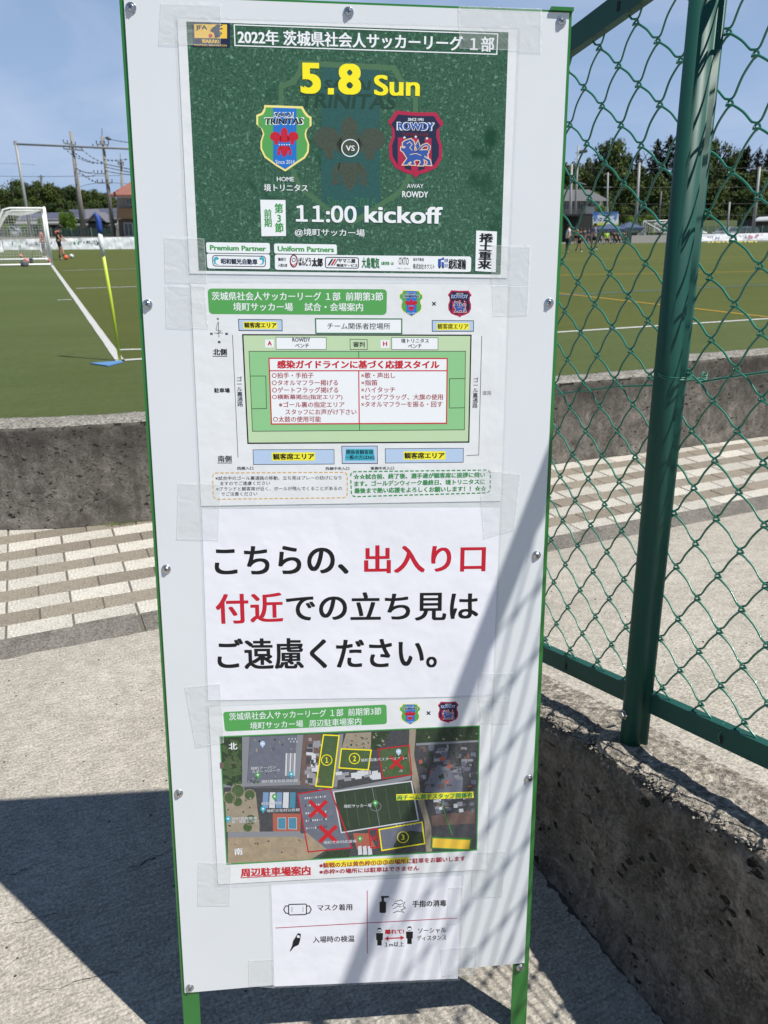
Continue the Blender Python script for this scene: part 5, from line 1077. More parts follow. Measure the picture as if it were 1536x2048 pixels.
for x, col, lab in ((1197, BLK, 'seated person in black at the left end of the blue tents'), (1212, (0.45, 0.80, 0.05), 'seated person in a neon yellow-green vest under the blue tents'), (1227, BLK, 'seated person in black right of the neon vest'), (1234, (.03, .035, .05), 'seated person in navy under the middle of the tents'), (1246, (.05, .03, .03), 'seated person in dark brown under the right-hand tent')):
    person(at_ground(x, 487.5), -fh, lab, col, BLK, 1.7, sit=True, arms='fwd', trousers=True)
for k, x in enumerate((1197, 1212, 1227, 1234, 1246)):
    b = at_ground(x, 487.3) + fh * .06; mb = MB(); mb.box(b + [0, 0, .40], (.40, .40, .03), -YAW); t = thing('folding_chair', ['first', 'second', 'third', 'fourth', 'fifth'][k] + ' low dark folding chair from the left under the blue tents', 'chair', b, 'folding chairs under the tents'); mb.build('seat', mat('chair_dark', (.03, .03, .035), .7), t)
    mb = MB(); mb.box(b + [0, 0, .66] + fh * .2, (.40, .02, .30), -YAW); mb.build('backrest', mat('chair_dark', (.03, .03, .035), .7), t)
    for i in (-1, 1):
        for j in (-1, 1): mb = MB(); mb.bar(b + rt * .18 * i + fh * .18 * j, b + rt * .18 * i + fh * .18 * j + [0, 0, .40], .02, .02, up=fh); mb.build('leg', M_white, t)
# ================================================================== FAR BACKGROUND
def Gd(x, D, z=0.0):
    """ground point under photograph column x (read at eye level), D metres ahead"""
    p = far(x, 450, D); p[2] = z; return p
def prism(mb, pts, D, depth):
    """outline traced at D metres ahead, given real depth away from the camera"""
    return mb.extrude([far(x, y, D) for x, y in pts], fh * depth)
def tosoil(pts, D):       # replace rows given as None by the ground
    out = []
    for x, y in pts:
        if y is None: p = Gd(x, D); out.append(p)
        else: out.append(far(x, y, D))
    return out
def block(name, pts, D, depth, m, parent):
    mb = MB(); mb.extrude(tosoil(pts, D), fh * depth); return fix_normals(mb.build(name, m, parent))
M_galv = mat('galvanised', (0.27, 0.28, 0.275), 0.55, 0.1); M_polec = mat('pole_concrete', (0.25, 0.235, 0.205), 0.85, var=.2, vscale=3)
# -- white advertising cloth along the far side, left
M_cloth = mat('banner_cloth', (0.84, 0.85, 0.87), 0.8)
def banner(x0, x1, yb0, yb1, yt0, yt1, label, marks, seed, n=40):
    A_, B_ = ground(x0, yb0), ground(x1, yb1); nn = nrm(np.cross(B_ - A_, ZUP)); nn = nn if nn @ FW < 0 else -nn
    T = lambda x, y: onplane(x, y, A_, nn); H0, H1 = T(x0, yt0)[2], T(x1, yt1)[2]
    t = thing('banner', label, 'banner', A_); mb = MB(); vs = []; R = 7
    fo = lambda u, v: nn * (.06 * mnoise.noise(Vector((u * n * .22, v * 2.2 + seed, seed))) + .03 * mnoise.noise(Vector((u * n * .8 + v * 3, v * 3, seed))))
    pos = lambda u, v: A_ + (B_ - A_) * u + ZUP * (H0 + (H1 - H0) * u) * v + fo(u, v)
    N2 = n * 3
    for i in range(N2 + 1):
        for j in range(R): vs.append(pos(i / N2, j / (R - 1)))
    mb.add(vs, [(i * R + j, (i + 1) * R + j, (i + 1) * R + j + 1, i * R + j + 1) for i in range(N2) for j in range(R - 1)]); mb.build('cloth', M_cloth, t, smooth=True)
    rr_ = random.Random(seed)
    for (u0, u1, v0, v1, col, nst) in marks:
        mb = MB()
        for k in range(nst):      # blurred strokes of the lettering, too small to read
            a = u0 + (u1 - u0) * rr_.random(); b = v0 + (v1 - v0) * rr_.random(); w_ = (u1 - u0) / nst * rr_.choice([.5, 1.6]); h_ = (v1 - v0) * rr_.choice([.12, .4])
            mb.add([pos(*q) + nn * .035 for q in ((a, b), (min(u1, a + w_), b), (min(u1, a + w_), min(v1, b + h_)), (a, min(v1, b + h_)))], [(0, 1, 2, 3)])
        mb.build('lettering', mat('cloth_ink_' + col, dict(green=(.02, .22, .09), navy=(.04, .05, .16), black=(.03, .03, .035), red=(.5, .25, .30), blue=(.06, .12, .45))[col], .8), t)
    mb = MB()
    for i in range(0, n + 1, 3): q = A_ + (B_ - A_) * i / n - nn * .1; mb.tube([q, q + ZUP * (H0 + .05)], .03, 6)
    mb.build('stake', M_galv, t); return A_, B_
banner(-10, 7, 505, 504, 480, 480, 'blue-white advertising cloth at the far left edge', [(.1, .8, .2, .8, 'blue', 30)], 2, 6)
banner(8, 262, 500, 498, 479, 474, 'long white advertising cloth with green and navy lettering behind the left goal', [(.065, .14, .25, .85, 'green', 22), (.16, .22, .3, .7, 'navy', 12), (.235, .28, .3, .7, 'navy', 10), (.285, .31, .3, .7, 'green', 6), (.365, .41, .3, .7, 'navy', 10), (.51, .60, .35, .75, 'green', 14), (.60, .78, .35, .75, 'black', 40)], 5, 60)
banner(1336, 1700, 483, 478, 469.5, 463.5, 'white advertising cloth with faint writing and a red cross mark, behind the fence post', [(.11, .17, .3, .7, 'black', 16), (.185, .25, .25, .7, 'navy', 22), (.31, .39, .3, .75, 'black', 26), (.395, .47, .1, .9, 'red', 10)], 9, 60)
# -- low grey kerb wall under the right banner
def lowwall(xa, xb, ya, yb, yt, label, m):
    A_, B_ = ground(xa, ya), ground(xb, yb); nn = nrm(np.cross(B_ - A_, ZUP)); h = onplane(xa, yt, A_, nn)[2]; mb = MB(); away = nn if nn @ fh > 0 else -nn
    mb.extrude([A_, B_, B_ + ZUP * h, A_ + ZUP * h], away * .2); tag(fix_normals(mb.build('low_wall', m)), label, 'wall')
lowwall(1262, 1345, 486.5, 484.5, 471, 'plain grey retaining wall between the bicycles and the banner', mat('far_conc', (.26, .25, .24), .9))
lowwall(-60, 262, 497.2, 496, 474.0, 'low beige wall running behind the long white cloth on the left', mat('far_conc2', (.33, .30, .25), .9))
# -- backstop frame: pole, long crossbar, second pole behind the board
bf = thing('ball_stop_frame', 'tall grey pipe frame with long horizontal bar above the left goal', 'frame', Gd(60, 72))
Dn = 72
def leanpole(xt, yt, xb, D, r, m, parent, name='pole', r2=None, n=10):
    top = far(xt, yt, D); base = far(xb, 474, D); d = (base - top); k = -top[2] / d[2] if abs(d[2]) > 1e-6 else 1; bot = top + d * k
    mb = MB(); mb.tube([bot, top], [r, r2 or r], n); mb.build(name, m, parent, smooth=True); return bot, top
leanpole(31, 283, 62.5, Dn, .13, M_galv, bf); leanpole(560, 302, 556, Dn, .13, M_galv, bf)
mb = MB(); mb.tube([far(30, 288, Dn), far(245, 297, Dn), far(560, 309, Dn)], .085, 8); mb.build('crossbar', M_galv, bf, smooth=True)
mb = MB(); mb.box(far(31, 286, Dn), (.24, .24, .3), -YAW); mb.build('cap', M_galv, bf)
# -- utility poles with cross-arms, insulators and lashed cables
M_dark = mat('insulator', (0.05, 0.05, 0.05), .5); M_cable = mat('cable', (0.045, 0.05, 0.06), .6)
def upole(xt, yt, xb, D, r, label, arms=(), extra=None):
    bot = far(xb, 474, D); bot[2] = 0; t = thing('utility_pole', label, 'utility pole', Gd(xb, D), 'utility poles on the left'); leanpole(xt, yt, xb, D, r, M_polec, t, r2=r * .62)
    for (xa, ya, xb2, yb2, w) in arms:
        mb = MB(); mb.bar(far(xa, ya, D) - fh * r, far(xb2, yb2, D) - fh * r, w, w, up=fh); mb.build('cross_arm', M_galv, t)
        for k in (0, .33, .67, 1):
            p = far(xa, ya, D) * (1 - k) + far(xb2, yb2, D) * k - fh * r; mb = MB(); mb.tube([p, p + [0, 0, .38]], [.04, .07], 6); mb.build('insulator', M_dark, t)
    return t
ua = upole(141, 263, 167.5, 105, .28, 'leaning concrete utility pole, taller one of the pair near the small round tree', [(129, 286.5, 153, 291, .16), (129, 298, 166, 301, .16)])
ua2 = upole(150.5, 322, 172, 106, .20, 'shorter darker pole leaning against the concrete utility pole', [])
ub = upole(204, 273, 228, 98, .27, 'concrete utility pole with thin lightning rod, beside the red-roofed building', [(188, 296, 217, 297, .15), (195, 289, 219, 290, .12), (190, 348, 213, 347.5, .1), (197, 366, 226, 366, .14)])
mb = MB(); mb.tube([far(204, 273, 98), far(204, 256, 98)], .05, 5); mb.build('lightning_rod', M_galv, ub)
mb = MB(); mb.tube([far(211, 275, 98), far(216, 277, 98), far(222, 279, 98)], [.07, .22, .07], 8); mb.build('cable_closure', M_dark, ub, smooth=True)
uc = upole(242, 322, 249, 96, .22, 'thin utility pole rising above the red roof', [(238, 330, 248, 331, .1)])
mb = MB(); mb.tube([far(241, 322, 96), far(240.5, 306, 96)], .04, 5); mb.build('lightning_rod', M_galv, uc)
ud = upole(-7, 385, 6, 90, .2, 'dark pole at the extreme left edge behind the goal net', [])
ORDN = ['first', 'second', 'third', 'fourth', 'fifth', 'sixth', 'seventh', 'eighth', 'ninth', 'tenth', 'eleventh', 'twelfth', 'thirteenth', 'fourteenth']; WN = {}
def wire(pts, D, r=.035, beads=0, br=.10, lab='sagging beaded overhead cable, counted from the top, between the leaning utility poles'):
    """catenary through three picture points; beads are the spacers clipped on the cable"""
    (x0, y0), (xm, ym), (x1, y1) = pts; D0, D1 = D if isinstance(D, tuple) else (D, D); P = []
    for k in range(17):
        t = k / 16; a = 2 * (t - .5) * (t - 1); b = 4 * t * (1 - t); c = 2 * t * (t - .5); P.append(far(x0 * a + xm * b + x1 * c, y0 * a + ym * b + y1 * c, D0 + (D1 - D0) * t))
    WN[lab] = WN.get(lab, -1) + 1; lab = ORDN[WN[lab]] + ' ' + lab if 'sagging' in lab or 'head wire' in lab or 'thick' not in lab and 'faint' not in lab else lab
    t_ = thing('overhead_cable', lab, 'cable', P[0], 'overhead cables'); mb = MB(); mb.tube(P, r * .7, 4); mb.build('cable', M_cable, t_)
    if beads:
        mb = MB()
        for k in range(beads): q = (k + .5) / beads * 16; i = int(q); p = P[i] + (P[min(i + 1, 16)] - P[i]) * (q - i); mb.ball(p, br * .6, 6, 4)
        mb.build('spacer', M_dark, t_)['kind'] = 'stuff'
wire([(144, 300), (172, 320), (207, 327)], (105, 98), .03, 9, .17); wire([(157, 292), (180, 312), (207, 326)], (105, 98), .03, 7, .15); wire([(133, 300), (158, 317), (190, 327)], (105, 98), .03, 7, .14)
wire([(152, 336), (168, 344), (185, 346)], (105, 98), .06, 6, .14); wire([(157, 340), (175, 356), (195, 365)], (105, 98), .03, 6, .16); wire([(154, 344), (172, 353), (191, 350)], (105, 98), .02, 4, .14)
wire([(208, 276), (232, 281), (262, 286)], (98, 80), .045, 8, .09, 'thick overhead cable leaving the rod-topped pole towards the board'); wire([(210, 328), (238, 334), (268, 340)], (98, 80), .055, 12, .09); wire([(210, 334), (238, 340), (268, 346)], (98, 80), .05, 12, .08); wire([(210, 341), (238, 347), (268, 350)], (98, 80), .05, 12, .08)
wire([(206, 318), (228, 321), (256, 318)], (98, 88), .025, 6, .17)
wire([(-60, 350), (60, 353), (240, 351)], 260, .09, lab='faint distant power line high over the treeline'); wire([(-60, 331), (10, 327), (70, 330)], 260, .05, lab='faint upper distant power line at the left edge'); wire([(160, 374), (200, 366), (260, 368)], 150, .05)
py = thing('pylon', 'tiny distant T-shaped pylon above the trees behind the goal', 'pylon', Gd(82, 260)); mb = MB(); mb.tube([Gd(84, 260), far(82, 350, 260)], [.7, .3], 4); mb.bar(far(76, 353.5, 260), far(89, 353, 260), .4, .3); mb.build('mast', M_galv, py)
# -- right-hand net poles
for i, (xt, yt, xb, D, r, lab) in enumerate([(1157, 291, 1148, 106, .17, 'tall grey pole with line hardware left of the round-crowned trees'), (1143.5, 328, 1139, 104, .2, 'thick grey pole in front of the grey house'), (1216, 345, 1213, 110, .14, 'shorter utility pole with two cross-arms beside the house roof'), (1279, 325, 1270, 98, .2, 'pale net pole between the tents and the trees'), (1322.5, 382, 1315, 108, .14, 'dark thin pole deep in the tree shade'), (1519.5, 334, 1504.5, 100, .21, 'grey lamp pole with side arm at the right edge'), (1459.5, 404, 1453, 104, .14, 'short grey pole right of the fence post')]):
    t = thing('net_pole', lab, 'pole', Gd(xb, D), 'poles behind the right half of the pitch'); leanpole(xt, yt, xb, D, r, M_galv if i not in (4,) else M_dark, t, r2=r * .7)
    arms = {0: [(1151, 306, 1171, 303), (1158, 365, 1172, 369)], 2: [(1208, 375, 1224, 374), (1210, 347, 1222, 350)], 5: [(1520, 340, 1545, 342)]}.get(i, [])
    for a in arms: mb = MB(); mb.bar(far(a[0], a[1], D), far(a[2], a[3], D), .12, .12, up=fh); mb.build('cross_arm', M_galv, t)
    if i == 0:
        for k in range(5): mb = MB(); mb.ball(far(1160 + 3 * k, 304 - k * .5, D), .22, 6, 4); mb.build('insulator', M_dark, t)
# safety-net head wires
for ya, yb_, yc in ((334, 337, 335), (372, 375, 373), (404, 408, 406), (428, 431, 429)): wire([(1060, ya), (1300, yb_), (1620, yc)], 97, .018, lab='thin horizontal ball-net wire from the top, in front of the right-hand trees')

# ================================================================== BUILDINGS
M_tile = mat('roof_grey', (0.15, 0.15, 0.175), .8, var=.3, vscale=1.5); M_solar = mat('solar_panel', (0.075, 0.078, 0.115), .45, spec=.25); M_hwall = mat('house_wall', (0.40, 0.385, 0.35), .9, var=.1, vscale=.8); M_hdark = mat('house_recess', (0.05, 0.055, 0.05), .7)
M_glass = mat('window_glass', (0.05, 0.07, 0.075), .08, spec=.8)
M_win = mat('window_frame', (0.5, 0.5, 0.5), .5)
def window(b, x0, y0, x1, y1, D, mullions=1):
    mb = MB(); w = abs((far(x1, y0, D) - far(x0, y0, D)) @ RT); h = abs(far(x0, y0, D)[2] - far(x0, y1, D)[2]); c = (far(x0, y0, D) + far(x1, y1, D)) / 2
    for dx, dz, ww, hh in ((0, h / 2, w, .07), (0, -h / 2, w, .07), (-w / 2, 0, .07, h), (w / 2, 0, .07, h)) + tuple(((k + 1) / (mullions + 1) * w - w / 2, 0, .05, h) for k in range(mullions)):
        mb.box(c + RT * dx + ZUP * dz - fh * .04, (ww, .08, hh), -YAW)
    f = mb.build('window', M_win, b); mb = MB(); mb.box(c - fh * .012, (w, .02, h), -YAW); mb.build('pane', M_glass, f)
def roofslab(b, pts, D0, D1, m, name='roof'):
    """pts: eave left, eave right (at D0), ridge right, ridge left (at D1)"""
    q = [far(*pts[0], D0), far(*pts[1], D0), far(*pts[2], D1), far(*pts[3], D1)]; mb = MB(); mb.extrude(q, (0, 0, -.18)); return fix_normals(mb.build(name, m, b)), q
def grid_on(b, q, nu, nv, m, gap=.06, name='solar_panel', us=(0, 1), vs_=(0, 1)):
    for i in range(nu):
        for j in range(nv):
            u0, u1 = [us[0] + (us[1] - us[0]) * t for t in ((i + gap) / nu, (i + 1 - gap) / nu)]; v0, v1 = [vs_[0] + (vs_[1] - vs_[0]) * t for t in ((j + gap) / nv, (j + 1 - gap) / nv)]
            f = lambda u, v: (q[0] * (1 - u) + q[1] * u) * (1 - v) + (q[3] * (1 - u) + q[2] * u) * v + ZUP * .06
            mb = MB(); mb.extrude([f(u0, v0), f(u1, v0), f(u1, v1), f(u0, v1)], (0, 0, -.05)); fix_normals(mb.build(name, m, b))
hb = thing('nursery_building', 'long low building with dark solar roof and deep eaves behind the left goal', 'building', Gd(120, 118))
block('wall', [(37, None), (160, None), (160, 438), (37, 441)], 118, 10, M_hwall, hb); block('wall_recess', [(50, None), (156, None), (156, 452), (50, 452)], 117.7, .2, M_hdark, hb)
_, q = roofslab(hb, [(33, 440), (162, 438.5), (160, 423.5), (42, 427)], 115, 124, M_tile); grid_on(hb, q, 6, 1, M_solar, .03, us=(.05, .97), vs_=(.15, .95))
_, q = roofslab(hb, [(30, 447), (160, 446), (160, 441), (33, 442)], 113.5, 115.5, mat('eave_grey', (.22, .22, .22), .7), 'eave')
for x in (60, 78, 96, 112, 130, 146): window(hb, x, 453, x + 9, 468, 117.5)
h2 = thing('gabled_house', 'gabled house with solar panels left of the red-roofed building', 'house', Gd(190, 112))
block('wall', [(140, None), (236, None), (236, 432), (206, 440), (190, 427), (173, 441), (140, 438)], 112, 9, M_hwall, h2)
_, q = roofslab(h2, [(141, 437), (236, 437), (236, 416), (138, 419.5)], 110.5, 119, M_tile); grid_on(h2, q, 5, 2, M_solar, .04, us=(.02, .33), vs_=(.1, .95)); grid_on(h2, q, 4, 2, M_solar, .04, us=(.62, .98), vs_=(.1, .95))
for a, b_ in (((190.5, 423.5), (170, 444)), ((190.5, 423.5), (212, 443))):
    mb = MB(); mb.extrude([far(*a, 108.5), far(*b_, 108.5), far(b_[0], b_[1] + 2.2, 108.5), far(a[0], a[1] + 3.2, 108.5)], fh * 4); fix_normals(mb.build('gable_roof', M_tile, h2))
mb = MB(); mb.extrude([far(190.5, 427, 109.2), far(175, 442, 109.2), far(207, 442, 109.2)], fh * .3); fix_normals(mb.build('gable_wall', M_hwall, h2))
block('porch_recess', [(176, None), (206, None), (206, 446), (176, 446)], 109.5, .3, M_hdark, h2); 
for x in (144, 156, 212, 224): window(h2, x, 453, x + 9, 468, 111.5)
_, q = roofslab(h2, [(140, 449), (236, 449), (236, 444), (140, 444)], 110, 111.8, mat('eave_grey', (.22, .22, .22), .7), 'eave')
rb = thing('red_roof_building', 'two-storey building with terracotta roof and orange-brown band, against the board edge', 'building', Gd(250, 92))
block('wall', [(236, None), (300, None), (300, 438), (236, 438)], 92, 12, mat('brown_wall', (.15, .11, .085), .9), rb); block('upper_wall', [(233, 416), (300, 416), (300, 388), (233, 389)], 92, 12, mat('grey_wall', (.30, .285, .26), .9), rb)
block('band', [(233.5, 437.5), (300, 437.5), (300, 416.5), (233.5, 416.5)], 91.4, 12, mat('band_ochre', (.36, .22, .12), .9), rb)
_, q = roofslab(rb, [(219, 389), (300, 390), (300, 340), (262, 366)], 88, 98, mat('terracotta', (.29, .115, .085), .85, var=.3, vscale=2)); roofslab(rb, [(219, 391.2), (300, 392.2), (300, 389.4), (219, 388.8)], 88.02, 90, mat('fascia', (.36, .30, .25), .8), 'fascia')
window(rb, 249, 446, 266, 472, 91.3); window(rb, 253, 397, 264, 410, 91.9)
gh = thing('grey_house', 'grey two-storey house with hipped roof beside the white balcony, behind the fence', 'house', Gd(1160, 118))
block('wall', [(1095, None), (1206, None), (1206, 399), (1095, 399)], 118, 10, mat('house_grey', (.26, .255, .245), .9), gh); roofslab(gh, [(1090, 400), (1217, 399.5), (1178, 379), (1100, 379)], 115.5, 122, mat('roof_dark', (.11, .108, .11), .7))
block('balcony', [(1172, 427), (1217, 427), (1217, 414), (1172, 412.5)], 116.3, 1.4, mat('balcony_white', (.50, .48, .44), .8), gh); block('fascia', [(1090, 402), (1217, 401.8), (1217, 399.8), (1090, 400.2)], 115.4, .3, mat('fascia_l', (.4, .4, .38), .8), gh)
window(gh, 1127, 406, 1138, 420, 117.8); window(gh, 1150, 405, 1166, 419, 117.8, 2); window(gh, 1186, 403, 1200, 412, 117.8)
for x in (1174, 1184, 1194, 1204, 1214): mb = MB(); mb.bar(far(x, 414, 116.2), far(x, 401, 116.2), .07, .07, up=fh); mb.build('balcony_post', M_win, gh)
sh_ = thing('shed', 'long black-roofed open shed behind the players in orange and black', 'shed', Gd(1140, 88))
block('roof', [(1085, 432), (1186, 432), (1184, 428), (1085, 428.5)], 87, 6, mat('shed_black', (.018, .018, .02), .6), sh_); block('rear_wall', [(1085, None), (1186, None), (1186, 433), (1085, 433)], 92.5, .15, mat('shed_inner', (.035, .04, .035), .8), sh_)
for x in (1095, 1126, 1158, 1184): mb = MB(); mb.bar(Gd(x, 87.3), far(x, 432, 87.3), .12, .12, up=fh); mb.build('post', M_dark, sh_)
sb = thing('banner', 'upright sponsor banner in blue, white and yellow above the blue tents', 'banner', Gd(1212, 88))
mb = MB(); mb.extrude([far(x, y, 88) for x, y in ((1185, 425), (1237, 423.5), (1237, 450), (1186, 451))], fh * .03); fix_normals(mb.build('cloth', mat('cloth_white2', (.72, .76, .80), .7), sb))
for pts, c in (([(1185.3, 424.5), (1237, 423.7), (1237, 427), (1222, 430), (1200, 427), (1185.4, 431)], (.05, .16, .42)), ([(1186, 450.8), (1237, 449.8), (1237, 446.5), (1220, 448.5), (1205, 445), (1186, 447.5)], (.62, .66, .08)), ([(1188, 432), (1196, 428), (1194, 438), (1190, 442)], (.08, .25, .6)), ([(1228, 431), (1235, 430), (1233, 440), (1230, 436)], (.08, .25, .6)), ([(1208, 425.5), (1222, 425.2), (1222, 427), (1208, 427.3)], (.35, .08, .12))):
    mb = MB(); mb.add([far(x, y, 87.96) for x, y in pts], [tuple(range(len(pts)))]); mb.build('print', mat('sb_%.2f_%.2f' % c[:2], c, .7), sb)
rr_ = random.Random(4); mb = MB()
for k in range(26): x = 1194 + rr_.random() * 34; y = 435 + rr_.random() * 5; w_ = rr_.choice([.7, 2.2]); h_ = rr_.choice([.7, 2.4]); mb.add([far(a, b, 87.95) for a, b in ((x, y), (x + w_, y), (x + w_, y + h_), (x, y + h_))], [(0, 1, 2, 3)])
mb.build('lettering', mat('sb_ink', (.04, .06, .15), .7), sb)
for x in (1186, 1236): mb = MB(); mb.bar(Gd(x, 88.15), far(x, 424, 88.15), .06, .06, up=fh); mb.build('post', M_galv, sb)
M_tent = mat('tent_blue', (.045, .075, .135), .8)
for (xl, xr, yp, ye, D, lab) in ((1198, 1254, 450.5, 457.5, 82.5, 'dark blue pop-up tent, left one of two, beneath the sponsor banner'), (1246, 1288, 446.5, 455, 84, 'blue pop-up tent with higher peak, right one of two, beside the bicycles')):
    t = thing('tent', lab, 'tent', Gd((xl + xr) / 2, D)); wv = far(xr, ye, D) - far(xl, ye, D); dd = fh * 3.0; e = [far(xl, ye, D), far(xr, ye, D), far(xr, ye, D) + dd, far(xl, ye, D) + dd]; ap = (e[0] + e[2]) / 2; ap[2] = far((xl + xr) / 2, yp, D + 1.5)[2] + .15
    mb = MB(); mb.add(e + [ap] + [p - ZUP * .28 for p in e], [(0, 1, 4), (1, 2, 4), (2, 3, 4), (3, 0, 4), (0, 5, 6, 1), (1, 6, 7, 2), (2, 7, 8, 3), (3, 8, 5, 0)]); mb.build('canopy', M_tent, t)
    for p in e: mb = MB(); b_ = p.copy(); b_[2] = 0; mb.bar(b_, p, .05, .05, up=fh); mb.build('leg', M_galv, t)
# small white goals stored on the far side
for dx, lab in ((0, 'small white portable goal, outer one stored on the far side by the tents'), (23, 'small white portable goal nested behind the outer one, beside the fence post')):
    D = 92 + dx * .05; t = thing('goal', lab, 'goal', Gd(1290 + dx, D), 'portable goals on the far side'); W = lambda x, y: far(x + dx, y + (4 if dx else 0), D)
    for a, b_ in (((1287.5, 442), (1284, None)), ((1350, 440.5), (1349, None))):
        mb = MB(); top = W(*a); bot = top.copy(); bot[2] = .85; mb.tube([bot, top], .055, 8); mb.build('post', M_white, t, smooth=True)
    mb = MB(); mb.tube([W(1287.5, 442), W(1350, 440.5)], .055, 8); mb.build('crossbar', M_white, t, smooth=True)
    for a in ((1287.5, 442), (1350, 440.5)):
        c = W(*a); mb = MB(); mb.tube([c, c + RT * 1.5 - fh * .9 - ZUP * .9, c - fh * 1.2 + RT * 2.0 + ZUP * (.9 - c[2])], .045, 8); mb.build('side_frame', M_white, t, smooth=True)
    c, d = W(1287.5, 442), W(1350, 440.5); mb = MB(); mb.tube([c - fh * 1.2 + RT * 2.0 + ZUP * (.9 - c[2]), d - fh * 1.2 + RT * 2.0 + ZUP * (.9 - d[2])], .045, 8); mb.build('base_bar', M_white, t, smooth=True)
    mb = MB()
    for k in range(15): q = c + (d - c) * k / 14; mb.tube([q, q + [0, 0, .9 - q[2]]], .010, 3, False)
    for k in range(8): z = 1.0 + k * .15; a_, b2 = c.copy(), d.copy(); a_[2] = b2[2] = z; mb.tube([a_, b2], .010, 3, False)
    n = mb.build('net', M_net, t); n['kind'] = 'stuff'
# bicycles by the tents
def bicycle(x, D, col, lab, face):
    b = Gd(x, D); F = nrm(np.array([*face[:2], 0])); t = thing('bicycle', lab, 'bicycle', b); R_ = .33; M_ty = mat('tyre', (.02, .02, .02), .8); mc = mat('bike_%.2f_%.2f' % col[:2], col, .4)
    Sx = np.cross(F, ZUP)
    for s_ in (-1, 1):
        c = b + F * .52 * s_ + [0, 0, R_]; pts = [c + (F * math.cos(q) + ZUP * math.sin(q)) * R_ for q in np.linspace(0, 2 * math.pi, 17)]; mb = MB(); mb.tube(pts, .022, 5, False); w = mb.build('wheel', M_ty, t, smooth=True)
        mb = MB(); [mb.tube([c, c + (F * math.cos(q) + ZUP * math.sin(q)) * R_], .004, 3, False) for q in np.linspace(0, 2 * math.pi, 11)]; mb.build('spoke', M_galv, w)
    bb, st, hd_, r_, f_ = b + [0, 0, .28], b + F * -.18 + [0, 0, .80], b + F * .36 + [0, 0, .82], b - F * .52 + [0, 0, R_], b + F * .52 + [0, 0, R_]
    mb = MB(); [mb.tube([a_, c_], .018, 6) for a_, c_ in ((bb, st), (st, hd_), (bb, hd_), (bb, r_), (st, r_), (hd_, f_))]; mb.build('frame', mc, t, smooth=True)
    mb = MB(); mb.tube([hd_, hd_ + [0, 0, .18]], .014, 6); mb.tube([hd_ + Sx * .26 + [0, 0, .2] - F * .1, hd_ + [0, 0, .18], hd_ - Sx * .26 + [0, 0, .2] - F * .1], .013, 6); mb.build('handlebar', M_galv, t)
    mb = MB(); mb.ball(st + [0, 0, .08], 1, 10, 6, (.13, .10, .04)); mb.build('saddle', M_dark, t, smooth=True)
    mb = MB(); c = hd_ + F * .18 + [0, 0, .02]; mb.box(c, (.3, .3, .22), -YAW + .4); mb.build('basket', M_galv, t)
for i, (x, D, col, lab) in enumerate([(1262, 85, (.45, .46, .47), 'silver bicycle with basket, leftmost of the parked row by the tents'), (1268, 85.5, (.03, .04, .10), 'dark blue bicycle second in the parked row by the tents'), (1275, 85, (.5, .5, .5), 'silver-white bicycle in the middle of the parked row'), (1281, 85.6, (.04, .04, .045), 'black bicycle fourth in the parked row by the tents'), (1288, 85, (.04, .22, .18), 'teal bicycle at the wall end of the parked row')]):
    bicycle(x, D, col, lab, RT * .5 + fh * (.8 if i % 2 else .9))
# marker discs on the touchline
for k in range(14):
    x = 1417 + 7.2 * k + (k % 3); c = ground(x, 485.0 - .01 * (x - 1417)); mb = MB(); mb.add(*lathe(c, ZUP, [(.13, 0), (.12, .012), (.035, .09), (.03, .10)], 10)); o = mb.build('marker_disc', mat('disc_yellow', (.75, .62, .04), .5)); tag(o, ORDN[k] + ' yellow training disc from the left in the row before the right banner', 'marker disc', 'yellow marker discs along the far line')
